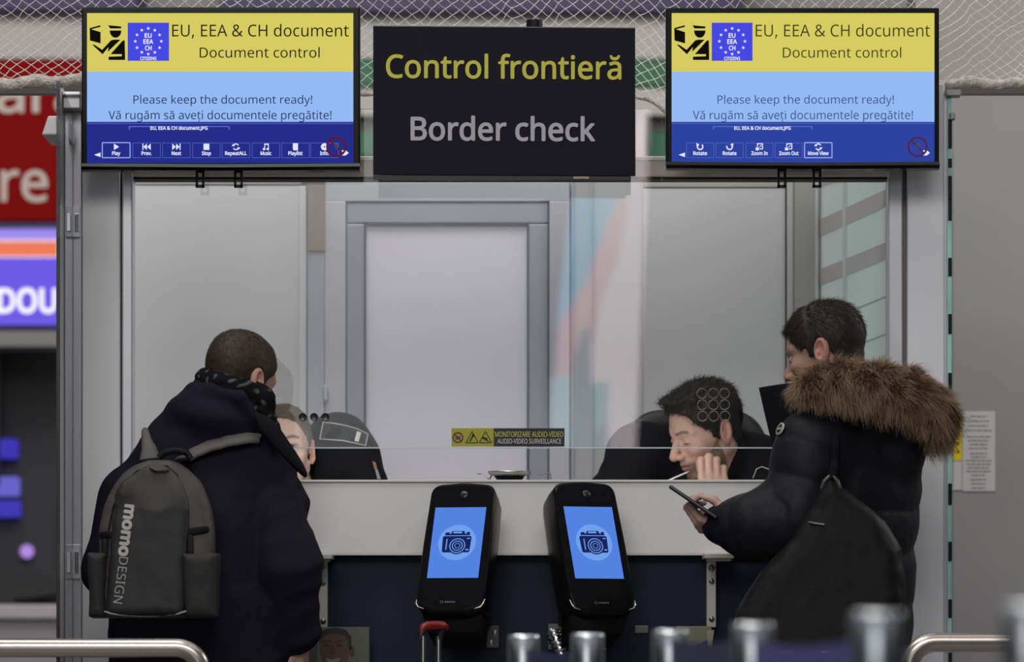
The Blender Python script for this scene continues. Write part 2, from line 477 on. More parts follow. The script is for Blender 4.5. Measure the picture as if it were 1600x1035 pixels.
# red lettered sign and lit purple shop sign, far behind on one side
YS = 8.0
t = thing('red_sign', 'big red sign with cut-off white letters behind the glass door', 'sign', P(40, 345, YS))
MB().pbox(-120, 93, 150, 346, YS, 0.12).build('board', mat('sign_red', (0.25, 0.004, 0.004), 0.6, spec=0.05), t, 0.01)
mb = MB()
put_text(mb, 'rara', -40, 128, 175, 61, YS - 0.004, 0.012)
mb.build('upper_lettering', mat('sign_cream', lin(205, 190, 180), 0.5), t)
mb = MB(); put_text(mb, 're s', 1, 138, 314, 62, YS - 0.004, 0.012)
mb.build('lower_lettering', mat('sign_cream', lin(205, 190, 180), 0.5), t)
t = thing('shop_sign', 'lit purple and blue shop sign with white letters and an orange stripe', 'sign', P(40, 515, YS))
MB().pbox(-120, 347, 150, 516, YS, 0.16).build('sign_box', mat('sign_navy', lin(38, 32, 90), 0.4), t, 0.01)
YE = YS - 0.012
MB().pbox(-120, 358, 150, 374, YE, 0.01).build('lit_panel', glow('lit_lavender', 158, 140, 240), t)
MB().pbox(-120, 374, 150, 403, YE, 0.01).build('lit_panel', glow('lit_pale_pink', 240, 205, 225), t)
MB().pbox(-120, 378, 90, 400, YE - 0.006, 0.006).build('stripe', glow('lit_orange', 238, 124, 92), t)
MB().pbox(90, 378, 150, 402, YE - 0.006, 0.006).build('stripe', glow('lit_yellow', 238, 232, 96), t)
MB().pbox(-120, 403, 150, 508, YE, 0.01).build('lit_panel', glow('lit_violet', 112, 92, 228), t)
mb = MB(); put_text(mb, 'DOUM', -4, 128, 488, 36, YE - 0.006, 0.03); mb.build('lettering', glow('lit_white', 250, 246, 255, 1.1), t)

struct('trim_5', MB().pbox(-120, 517, 170, 541, 8.0, 0.3), mat('shop_beam', lin(140, 138, 136), 0.6))
struct('wall_left', MB().pbox(-120, 541, 170, 1060, 8.6, 0.1), mat('shop_dark', lin(50, 50, 54), 0.6, noise=(1.2, 0.2)))
tag(MB().pbox(-120, 541, -2, 760, 8.3, 0.05).build('shop_poster', mat('shop_brown', lin(66, 52, 52), 0.6)), 'dim brown board at the edge of the dark shop', 'board')
for (x0, y0, x1, y1, c, lab) in [(-20, 686, 26, 716, (62, 54, 178), 'upper blurred violet display panel in the dark shop'),
                                 (-20, 745, 28, 775, (104, 100, 200), 'middle pale violet display panel in the dark shop'),
                                 (-20, 782, 30, 808, (66, 58, 178), 'lowest violet display panel in the dark shop')]:
    tag(MB().pbox(x0, y0, x1, y1, 8.5, 0.098).build('display_panel', glow('disp%d' % y0, *c), bevel=0.01), lab, 'display')
c = P(42, 862, 8.565)
tag(MB().lathe([(0, -0.03), (0.028, -0.03), (0.032, 0), (0.028, 0.03), (0, 0.03)], c, axis='y').build('round_lamp', glow('lamp_pink', 176, 140, 222)), 'small round violet lamp glowing in the dark shop', 'lamp')
t = thing('shop_counter', 'low white shop counter behind the glass door at floor level', 'counter', P(40, 1040, 7.0) * 1.0)
t.location.z = 0; ORG[t] = Vector(t.location)
MB().box(Vector((P(-120, 0, 7.0).x, 7.0, 0)), P(175, 968, 7.0) + Vector((0, 0.7, 0))).build('body', mat('counter_grey', lin(150, 145, 150), 0.5), t, 0.01)
MB().box(P(-120, 968, 6.96), P(178, 945, 6.96) + Vector((0, 0.78, 0))).build('top', mat('counter_pale', lin(186, 180, 184), 0.4), t, 0.01)
tag(MB().prism([(18, 945), (24, 932), (56, 934), (92, 925), (104, 945)], 7.1, 0.3).build('dark_bag', M_MATTE, bevel=0.02), 'flat black bag lying on the white shop counter', 'bag')

# advertising screen standing behind the photographer: its picture is what the booth's glass mirrors
YA = -20.6
def A(px, py):                                       # mirror of a place in the glass plane Y = 0
    v = P(px, py, -YA); return Vector((v.x, YA, v.z))
t = thing('advertising_screen', 'tall lit pink and blue advertising screen mirrored in the booth glass', 'screen', (A(930, 0).x, YA - 0.1, 0))
def adpoly(poly, off, m, dep=0.004):
    a = [A(x, y) + Vector((0, off, 0)) for x, y in poly]; n = len(a)
    b = [p - Vector((0, dep, 0)) for p in a]
    MB().add(a + b, [tuple(range(n)), tuple(range(n, 2 * n))[::-1]] + [(i, i + n, (i + 1) % n + n, (i + 1) % n) for i in range(n)]).build('lit_picture', m, t)
adpoly([(852, 760), (908, 120), (1020, 120), (990, 760)], -0.02, M_MATTE, 0.12)
K = 3.6
pal = dict(sky=(0.25, 0.66, 0.95), pink=(1.0, 0.62, 0.66), pale=(1.0, 0.86, 0.90), teal=(0.42, 0.78, 0.82), grey=(0.30, 0.42, 0.48))
def adm(n, k=K): return mat('ad_%s_%d' % (n, k * 10), (0, 0, 0), emit=pal[n], estr=k)
adpoly([(856, 750), (907, 130), (1017, 130), (992, 750)], 0.0, adm('pale'))
adpoly([(890, 330), (907, 130), (1005, 130), (968, 300), (940, 370), (915, 440), (868, 515)], 0.012, adm('sky', 3.0))
adpoly([(872, 510), (915, 440), (940, 370), (970, 300), (985, 300), (968, 400), (940, 470), (925, 540), (905, 590), (868, 590)], 0.012, adm('pink', 3.0))
adpoly([(862, 590), (892, 585), (892, 750), (856, 750)], 0.012, adm('teal', 3.2))
adpoly([(893, 750), (896, 560), (912, 510), (922, 515), (924, 600), (950, 600), (950, 750)], 0.014, adm('grey', 2.4))
adpoly([(925, 600), (948, 596), (950, 660), (930, 680)], 0.018, adm('teal', 2.6))
MB().cyl((A(930, 0).x, YA - 0.1, 0), (A(930, 0).x, YA - 0.1, 2.4), 0.06).build('post', M_ALUD, t)
MB().box((A(930, 0).x - 0.5, YA - 0.4, 0), (A(930, 0).x + 0.5, YA + 0.2, 0.04)).build('base_plate', M_ALUD, t)

# ================================================================== THE BOOTH
YB = 1.1
bt = thing('control_booth', 'grey metal and white panelled passport booth with a tall glass front', 'booth', (0, 0.5, 0))
def bpart(name, x0, y0, x1, y1, Y, dep, m, bevel=0.003): return MB().pbox(x0, y0, x1, y1, Y, dep).build(name, m, bt, bevel)
def post(name, x0, x1, ytop, Y, dep, m, bevel=0.004):
    a = P(x0, ytop, Y); b = P(x1, ytop, Y)
    return MB().box((a.x, Y, 0), (b.x, Y + dep, a.z)).build(name, m, bt, bevel)
post('corner_post', 128, 187, 140, 0.0, 0.13, M_STEEL)
post('corner_post', 1418, 1476, 130, 0.0, 0.13, M_STEEL)
post('seal_strip', 186.5, 191, 140, 0.03, 0.08, M_DARKGAP, 0)
post('seal_strip', 1410, 1418.5, 130, 0.03, 0.08, mat('taupe_seal', lin(104, 92, 94), 0.5), 0)
post('glazing_bar', 190.5, 207, 140, 0.02, 0.09, M_ALU)
post('glazing_bar', 1388, 1410.5, 130, 0.02, 0.09, M_ALU)
# back wall of the booth
bpart('back_panel', 196, 290, 471, 1300, YB, 0.04, M_PANEL)
bpart('panel_header', 196, 262, 471, 289, YB - 0.004, 0.04, mat('panel_header_grey', (0.46, 0.455, 0.45), 0.4))  # header strip in a greyer tone than the panel
bpart('panel_edge', 467, 291, 479, 1300, YB - 0.01, 0.05, mat('panel_edge_white', (0.66, 0.66, 0.69), 0.35))
bpart('mullion', 480, 392, 507, 1300, YB - 0.02, 0.06, M_ALUD)
bpart('mullion_cap', 480, 262, 508, 393, YB - 0.028, 0.07, M_BROWN)
fr = mat('door_frame_grey', (0.43, 0.455, 0.50), 0.4, 0.15, noise=(2, 0.05))
lf = mat('door_leaf_grey', (0.30, 0.325, 0.375), 0.4, 0.15, noise=(2, 0.05))
frl = mat('door_frame_pale', (0.50, 0.50, 0.56), 0.4, 0.1)
bpart('door_frame', 507, 284, 890, 315, YB - 0.015, 0.06, fr)
bpart('door_frame', 507, 314, 540, 1300, YB - 0.015, 0.06, frl)
bpart('door_frame', 858, 314, 890, 1300, YB - 0.015, 0.06, frl)
dr = bpart('door', 571, 351, 824, 1300, YB + 0.004, 0.04, M_PANELV)
for (x0, y0, x1, y1) in ((541, 316, 857, 349), (541, 350, 570, 1300), (825, 350, 857, 1300)):
    MB().pbox(x0, y0, x1, y1, YB - 0.008, 0.05).build('door_rail', lf, dr, 0.004)
mb = MB()
for (x0, y0, x1, y1) in ((569, 348, 826, 351), (569, 348, 571.5, 1300), (823.5, 348, 826, 1300), (540, 314, 858, 316.2), (539, 314, 541, 1300), (857, 314, 859, 1300)):
    mb.pbox(x0, y0, x1, y1, YB - 0.012, 0.02)
mb.build('door_seal', mat('door_seal_dark', lin(72, 74, 84), 0.6), dr)
hd = MB(); hd.cyl(P(508, 605, YB - 0.03), P(508, 625, YB - 0.03), 0.008)
hd.cyl(P(508, 605, YB - 0.03), P(508, 605, YB + 0.01), 0.006); hd.cyl(P(508, 625, YB - 0.03), P(508, 625, YB + 0.01), 0.006)
hd.build('door_hinge', M_ALU, dr)
bpart('back_panel', 890, 262, 1006, 1300, YB + 0.01, 0.04, mat('panel_grey', (0.45, 0.46, 0.48), 0.4))
bpart('panel_joint', 893, 262, 896, 1300, YB - 0.001, 0.02, M_ALUD, 0)
bpart('panel_joint', 924, 262, 926, 1300, YB - 0.001, 0.02, M_ALUD, 0)
bpart('back_panel', 1005, 294, 1228, 1300, YB, 0.04, M_PANEL)
bpart('panel_header', 1005, 262, 1228, 293, YB - 0.004, 0.04, mat('panel_header_taupe', (0.42, 0.40, 0.37), 0.4))
bpart('panel_joint', 1227, 262, 1229.5, 1300, YB - 0.01, 0.04, M_DARKGAP, 0)
bpart('panel_edge', 1229, 262, 1240, 1300, YB - 0.01, 0.05, mat('panel_edge_grey', (0.50, 0.51, 0.52), 0.4))
bpart('mullion', 1241, 262, 1283, 1300, YB - 0.03, 0.08, mat('mullion_warm', (0.36, 0.355, 0.335), 0.4, 0.2, noise=(3, 0.06)))
bpart('panel_edge', 1273, 262, 1279, 1300, YB - 0.04, 0.04, M_ALU)
# glazed side wall running back from the front post
a0, a1 = P(1390, 1300, 0.12), P(1283, 1300, YB - 0.03)
sd = Vector((a1.x - a0.x, a1.y - a0.y, 0)); L = sd.length; sd.normalize(); nrm = Vector((-sd.y, sd.x, 0))
if nrm.x > 0: nrm = -nrm
def SW(u, z, off=0.0): return Vector((a0.x, a0.y, 0)) + sd * u * L + nrm * off + Vector((0, 0, z))
def slab(name, u0, u1, zz, off, th, m, parent):      # zz = (z low at u0, z high at u0, z low at u1, z high at u1)
    v = [SW(u0, zz[0], off), SW(u1, zz[2], off), SW(u1, zz[3], off), SW(u0, zz[1], off)]
    v2 = [q - nrm * th for q in v]
    return MB().add(v + v2, [(0, 1, 2, 3), (7, 6, 5, 4), (0, 4, 5, 1), (1, 5, 6, 2), (2, 6, 7, 3), (3, 7, 4, 0)]).build(name, m, parent)
M_SIDE = mat('side_panel_pale', (0.82, 0.87, 0.86), 0.3, noise=(2, 0.03))
nt = M_SIDE.node_tree; tl = nt.nodes.new('ShaderNodeBsdfTranslucent'); tl.inputs[0].default_value = (0.86, 0.92, 0.91, 1); mx = nt.nodes.new('ShaderNodeMixShader'); mx.inputs[0].default_value = 0.55
nt.links.new(nt.nodes['Principled BSDF'].outputs[0], mx.inputs[1]); nt.links.new(tl.outputs[0], mx.inputs[2]); nt.links.new(mx.outputs[0], nt.nodes['Material Output'].inputs['Surface'])   # frosted glass
sp = slab('side_panel', 0, 1, (0.4, 2.42, 0.4, 2.42), 0, 0.03, M_SIDE, bt)
M_STR = mat('side_stripe_grey', (0.50, 0.49, 0.49), 0.4)
def zy(py, Y): return P(0, py, Y).z
yn, yf = 0.12, YB - 0.03
for (n0, n1, f0, f1, m) in ((294, 321, 343, 369, M_STR), (377, 404, 421, 446, M_STR), (461, 462.5, 504, 505.5, M_ALUD), (520, 521.5, 560, 561.5, M_ALUD), (228, 262, 268, 292, M_STR)):
    slab('stripe', 0, 1, (zy(n1, yn), zy(n0, yn), zy(f1, yf), zy(f0, yf)), 0.003, 0.003, m, sp)
slab('glazing_rib', 0.60, 0.64, (0.5, 2.4, 0.5, 2.4), 0.006, 0.006, mat('rib_pale', (0.64, 0.68, 0.67), 0.3), sp)
# front header and the tall glass
bpart('header_beam', 128, 251, 1476, 276, 0.05, 0.10, M_BEIGE)
bpart('header_trim', 128, 244, 1476, 251, 0.045, 0.10, mat('header_white', (0.88, 0.86, 0.85), 0.4))
bpart('header_gap', 128, 276, 1476, 280, 0.06, 0.08, mat('gap_brown', lin(60, 54, 50), 0.6, spec=0.1), 0)  # thin dark brown strip under the header beam
gl = MB().pbox(208, 170, 1387, 700, -0.004, 0.010).build('front_glass', M_GLASS, bt)
MB().pbox(208, 699.2, 1387, 701.0, -0.0045, 0.011).build('polished_edge', M_GEDGE, gl)
M_RING = mat('hole_ring', (0.20, 0.19, 0.17), 0.25, 0.4)
def hole(px, py, m_in):
    c = P(px, py, -0.006); s = S(0); 
    o = MB().lathe([(7.0 * s, 0.0), (8.0 * s, -0.002), (8.3 * s, 0.0), (8.3 * s, 0.014), (7.0 * s, 0.014), (7.0 * s, 0.0)], c, 24, 'y').build('speech_hole', M_RING, gl)
    return o
for r in range(3):
    for q in range(3): hole(1097 + q * 17.5 + (0.5 * r), 615 + r * 17.7, None)
for q in range(3):
    c = P(473 + q * 17.7, 652, -0.0065); s = S(0)
    MB().lathe([(0, 0.0), (5.6 * s, 0.0), (6.4 * s, -0.001), (6.4 * s, 0.012), (0, 0.012)], c, 24, 'y').build('dark_speech_hole', mat('hole_fill_dark', (0.02, 0.018, 0.016), 0.3), gl)  # holes drawn as solid dark discs; their darkness is in the colour
# raised floor the officers sit on
MB().box((P(196, 0, 0.2).x, 0.16, 0), (P(1380, 0, 0.2).x + 0.02, YB - 0.02, 0.38)).build('platform', mat('platform_grey', (0.1, 0.1, 0.1), 0.5), bt)

# ------------------------------------------------------------------ service counter
ct = thing('service_counter', 'white fronted counter with a dark navy base below the booth glass', 'counter', (0, 0.1, 0))
YC = -0.04
MB().box(P(200, 866, YC), P(1419, 752, YC) + Vector((0, 0.10, 0))).build('fascia', M_COUNTER, ct, 0.003)
MB().box(P(200, 754, YC - 0.006), P(1419, 750, YC - 0.006) + Vector((0, 0.16, 0))).build('top_edge', mat('counter_edge', (0.66, 0.64, 0.62), 0.3), ct, 0.002)
MB().box((P(200, 0, 0).x, 0.12, P(0, 868, 0.1).z), (P(1386, 0, 0).x, 0.34, P(0, 858, 0.1).z)).build('desk_top', mat('desk_grey', (0.3, 0.3, 0.3), 0.4), ct)
b0 = P(200, 866, 0.0); b1 = P(1419, 866, 0.0)
MB().box((b0.x, 0.0, 0.0), (b1.x, 0.08, b0.z)).build('base_panel', M_NAVY, ct, 0.003)
MB().pbox(200, 865, 1419, 868, YC - 0.001, 0.05).build('fascia_lip', mat('lip_pale', (0.6, 0.58, 0.57), 0.35), ct)
M_BRK = mat('bracket_metal', (0.52, 0.50, 0.46), 0.4, 0.55, noise=(6, 0.08))
M_SCREW = mat('screw_steel', (0.30, 0.29, 0.27), 0.3, 0.9)
def bracket(x0, x1, s0, s1, ytop, ybot, screws):
    o = MB().pbox(s0, ytop + 6, s1, ybot, -0.035, 0.034).pbox(x0, ytop, x1, ytop + 8, -0.15, 0.14).pbox(x0 + 4, ytop + 8, x1 - 4, ytop + 12, -0.10, 0.09).build('shelf_bracket', M_BRK, ct, 0.002)
    for (sx, sy, r) in screws:
        c = P(sx, sy, -0.036); k = S(0)
        sc = MB().lathe([(0, -0.004), (r * 0.5 * k, -0.004), (r * 0.62 * k, -0.001), (r * k, -0.002), (r * k, 0.001)], c, 16, 'y').build('screw', M_SCREW, o)
bracket(488, 519, 497, 512, 866, 981, [(505, 911, 4.5), (505, 971, 4.5), (504, 887, 3.5)])
bracket(1100, 1147, 1104, 1119, 865, 981, [(1112, 909, 4.5), (1112, 968, 4.5), (1112, 888, 5.5)])

# dish and papers on the counter ledge
t = thing('document_dish', 'shallow steel dish on a black foot on the counter ledge', 'dish', P(796, 750, 0.03))
c = P(796, 750, 0.03); k = S(0.03)
MB().lathe([(0, 0.0), (20 * k, 0.0), (24 * k, 5.5 * k), (0, 5.5 * k)], c).build('foot', M_MATTE, t)
MB().lathe([(0, 5.5 * k), (24 * k, 5.5 * k), (33 * k, 9 * k), (34 * k, 13 * k), (32 * k, 13 * k), (26 * k, 9 * k), (0, 8.5 * k)], c).build('bowl', mat('dish_steel', (0.5, 0.48, 0.45), 0.3, 0.8), t)
M_PAPER = mat('paper_white', (0.66, 0.66, 0.70), 0.6)
def curl(pts, Y, wd, m, lab, cat='paper'):
    mb = MB(); n = len(pts); vs = []
    for (x, y) in pts:
        q = P(x, y, Y); vs += [q, q + Vector((0.004, wd, 0.002)), q + Vector((0, 0, 0.0012)), q + Vector((0.004, wd, 0.0032))]
    fs = []
    for i in range(n - 1):
        a, b = i * 4, i * 4 + 4
        fs += [(a, b, b + 1, a + 1), (a + 2, a + 3, b + 3, b + 2), (a, a + 2, b + 2, b), (a + 1, b + 1, b + 3, a + 3)]
    fs += [(0, 1, 3, 2), (n * 4 - 4, n * 4 - 2, n * 4 - 1, n * 4 - 3)]
    mb.add(vs, fs, True)
    return tag(mb.build('paper_slip', m), lab, cat)
curl([(745, 741), (751, 740), (757, 744), (762, 749.3)], 0.012, 0.09, M_PAPER, 'crumpled white paper slip beside the steel dish, nearer the standing man with the grey backpack')
curl([(764, 749.3), (768, 741), (800, 744), (806, 749.3)], 0.085, 0.03, mat('paper_pink', (0.42, 0.33, 0.32), 0.6), 'dull pinkish slip sticking out behind the steel dish')
curl([(822, 741), (840, 743), (858, 739), (860, 749.3)], 0.06, 0.06, mat('paper_clear', (0.46, 0.46, 0.50), 0.3), 'thin greyish paper sheet beside the steel dish, nearer the seated officer')

# ------------------------------------------------------------------ surveillance sticker on the glass
t = thing('surveillance_sticker', 'yellow and black audio-video surveillance sticker on the glass front', 'sticker', P(794, 698, -0.006))
YK = -0.0062
MB().pbox(705.5, 669.5, 771.5, 698, YK, 0.0015).build('yellow_field', mat('sticker_yellow', lin(166, 162, 40), 0.5), t)
MB().pbox(771.5, 669.5, 882, 698, YK, 0.0015).build('black_field', mat('sticker_black', lin(24, 22, 30), 0.5), t)
mb = MB(); put_text(mb, 'MONITORIZARE AUDIO-VIDEO', 773.5, 880, 683.0, 8.2, YK - 0.0008, 0.006); mb.build('upper_lettering', mat('sticker_text_yellow', lin(192, 188, 100), 0.5), t)
mb = MB(); put_text(mb, 'AUDIO-VIDEO SURVEILLANCE', 777, 877, 693.4, 7.4, YK - 0.0008, 0.006); mb.build('lower_lettering', mat('sticker_text_white', lin(205, 200, 200), 0.5), t)
mb = MB(); ring(mb, 715.5, 684, 6.4, 8.6, YK - 0.0008, 0.0008); line(mb, 710, 678.5, 721, 689.5, 1.6, YK - 0.0008, 0.0008)
mb.build('ban_ring', mat('sticker_red', lin(110, 34, 44), 0.5), t)
mb = MB(); mb.prism([(711.5, 681.5), (719.5, 681.5), (719.5, 687.5), (711.5, 687.5)], YK - 0.0004, 0.0004); mb.build('camera_mark', mat('sticker_purple', lin(92, 60, 120), 0.5), t)
mb = MB()
for cx in (737.5, 758.5):
    for a, b in (((cx, 674.5), (cx + 9.5, 692)), ((cx + 9.5, 692), (cx - 9.5, 692)), ((cx - 9.5, 692), (cx, 674.5))): line(mb, *a, *b, 1.3, YK - 0.0008, 0.0008)
line(mb, 734, 690, 739, 681, 2.4, YK - 0.0008, 0.0008); mb.prism(circle_poly(739.4, 680.6, 2.2, n=10), YK - 0.0008, 0.0008)
mb.prism([(753.5, 682), (762, 685), (761, 689), (753, 685.5)], YK - 0.0008, 0.0008); line(mb, 758, 687, 764, 690.5, 1.5, YK - 0.0008, 0.0008)
mb.build('warning_mark', mat('sticker_mark', lin(44, 40, 20), 0.5), t)

# ------------------------------------------------------------------ glass door folded open at one end
t = thing('glass_door', 'tall glass door seen edge-on, hinged to the steel booth post', 'door', P(112, 1300, -0.05) - Vector((0, 0, P(0, 1300, -0.05).z)))
hx = P(110.5, 0, -0.03).x
d0, d1 = Vector((hx, -0.03, 0)), Vector((P(91, 0, -0.62).x, -0.62, 0))
dd = (d1 - d0).normalized(); dn = Vector((-dd.y, dd.x, 0)) * 0.006
zb, zt = 0.08, P(0, 172, -0.03).z
def wallbox(a, b, z0, z1, th):
    d = (b - a).normalized(); n = Vector((-d.y, d.x, 0)) * th / 2; Z0 = Vector((0, 0, z0)); Z1 = Vector((0, 0, z1))
    return MB().add([a - n + Z0, b - n + Z0, b + n + Z0, a + n + Z0, a - n + Z1, b - n + Z1, b + n + Z1, a + n + Z1],
                    [(0, 3, 2, 1), (4, 5, 6, 7), (0, 1, 5, 4), (1, 2, 6, 5), (2, 3, 7, 6), (3, 0, 4, 7)])
wallbox(d0, d1, zb, zt, 0.01).build('pane', M_GLASSD, t)
wallbox(d0 + Vector((0, 0.002, 0)), d0 + dd * 0.012, zb, zt, 0.011).build('edge_strip', M_GDARK, t)
MB().box((P(114, 0, 0).x, 0.0, 0.0), (P(127.5, 0, 0).x, 0.03, P(0, 145, 0).z)).build('jamb', mat('jamb_alu', (0.62, 0.60, 0.64), 0.28, 0.7), t, 0.002)
MB().pbox(106.5, 166, 112.5, 1400, -0.045, 0.03).build('door_seal', M_GDARK, t)
for y0, y1 in ((322, 371), (851, 905)):
    h = MB().pbox(101, y0, 105, y1, -0.16, 0.012).pbox(113, y0, 125, y1, -0.012, 0.012).build('hinge', M_ALU, t, 0.002)
    MB().pbox(117, y0 + 12, 123, y1 - 10, -0.02, 0.01).build('hinge_plate', M_CHROME, h, 0.001)
    MB().cyl(P(110, y0 + 5, -0.05), P(110, y1 - 3, -0.05), 0.006).build('hinge_pin', M_CHROME, h)
MB().prism([(75, 181), (103, 181), (103, 211), (65, 211)], -0.30, 0.24).build('closer_box', mat('closer_white', (0.62, 0.62, 0.64), 0.35), t, 0.004)
MB().pbox(88, 148, 126, 170, -0.08, 0.06).build('top_clamp', mat('clamp_grey', (0.42, 0.41, 0.42), 0.35, 0.5), t, 0.004)
MB().pbox(93, 143, 126, 149, -0.10, 0.12).build('top_rail', M_ALU, t, 0.003)
q = d0 + dd * 0.40; zc = P(0, 783, -0.4).z
mb = MB(); vs = []
for k_ in range(20):
    a = 2 * math.pi * k_ / 20; vs.append(q + dd * 0.05 * math.cos(a) + Vector((0, 0, zc + 0.021 * math.sin(a))) - dn * 1.05)
mb.add(vs + [v - dn * 0.1 for v in vs], [tuple(range(20)), tuple(range(20, 40))[::-1]] + [(i, (i + 1) % 20, (i + 1) % 20 + 20, i + 20) for i in range(20)])
mb.build('round_sticker', mat('sticker_gold', lin(190, 170, 90), 0.5), t)

# glass screen seen edge-on past the other post
t = thing('glass_screen', 'greenish glass screen seen edge-on beside the second steel post', 'glass screen', (P(1482, 0, 0).x, 0.05, 0))
g0 = P(1482, 0, 0.0); zt2 = P(0, 150, 0).z
g1 = Vector((P(1487, 0, 0.9).x, 0.9, 0)); g00 = Vector((g0.x, 0.0, 0))
wallbox(g00, g1, 0.05, zt2, 0.012).build('pane', M_GLASSD, t)
MB().box((P(1479.5, 0, 0).x, -0.012, 0.05), (P(1486, 0, 0).x, 0.0, zt2)).build('edge_strip', M_GTEAL, t)
MB().box((P(1474.5, 0, 0).x, -0.004, 0.02), (P(1479, 0, 0).x, 0.02, zt2)).build('clamp_channel', mat('channel_alu', (0.5, 0.5, 0.52), 0.35, 0.6), t)
for y0, y1 in ((186, 232), (248, 262), (275, 312), (310, 345), (403, 432), (491, 522), (583, 612), (668, 698), (756, 789), (847, 877), (937, 966), (1020, 1050)):
    MB().pbox(1481.5, y0, 1487.5, y1, -0.014, 0.006).build('dark_spacer', M_GDARK, t)
MB().pbox(1478, 140, 1502, 150, -0.03, 0.05).build('top_clamp', mat('clamp_steel', (0.25, 0.25, 0.25), 0.4, 0.6), t, 0.003)
MB().pbox(1484, 176, 1493, 187, -0.03, 0.03).build('side_clamp', mat('clamp_steel', (0.25, 0.25, 0.25), 0.4, 0.6), t, 0.003)

# notices on the plain grey wall
YN = 2.2
def lines(mb, x0, x1, y0, y1, n, seed, Y):
    rr = random.Random(seed)
    for i in range(n):
        y = y0 + (y1 - y0) * i / max(1, n - 1); q = rr.uniform(0.55, 1.0); m_ = (x0 + x1) / 2; h = (x1 - x0) / 2 * q
        x = m_ - h
        while x < m_ + h:
            e = min(m_ + h, x + rr.uniform(3, 9)); mb.prism([(x, y), (e, y), (e, y + 1.6), (x, y + 1.6)], Y, 0.001); x = e + 1.5
t = thing('wall_notice', 'tall white text notice taped to the grey wall past the glass', 'notice', P(1529, 768, YN))
MB().pbox(1504, 643, 1555, 768, YN - 0.004, 0.004).build('sheet', mat('notice_white', (0.44, 0.43, 0.435), 0.6), t)
mb = MB(); lines(mb, 1508, 1550, 650, 672, 4, 1, YN - 0.0055); lines(mb, 1510, 1548, 682, 700, 4, 2, YN - 0.0055); lines(mb, 1509, 1549, 708, 736, 6, 3, YN - 0.0055); lines(mb, 1512, 1546, 742, 762, 4, 4, YN - 0.0055)
mb.build('text_lines', mat('notice_text', (0.16, 0.15, 0.15), 0.6), t)
t = thing('wall_notice', 'bright yellow notice strip taped to the grey wall', 'notice', P(1494, 720, YN))
MB().pbox(1482, 645, 1503, 720, YN - 0.004, 0.004).build('sheet', mat('notice_yellow', lin(206, 180, 10), 0.6), t)
mb = MB()
for y in (655, 676, 693, 706): mb.prism(circle_poly(1497, y, 2.6, 2.6, 10), YN - 0.0055, 0.001)
mb.build('text_lines', mat('notice_brown', lin(110, 80, 20), 0.6), t)
t = thing('wall_notice', 'small white slip taped under the yellow notice strip', 'notice', P(1494, 766, YN))
MB().pbox(1482, 721, 1503, 766, YN - 0.004, 0.004).build('sheet', mat('notice_white', (0.5, 0.5, 0.5), 0.6), t)

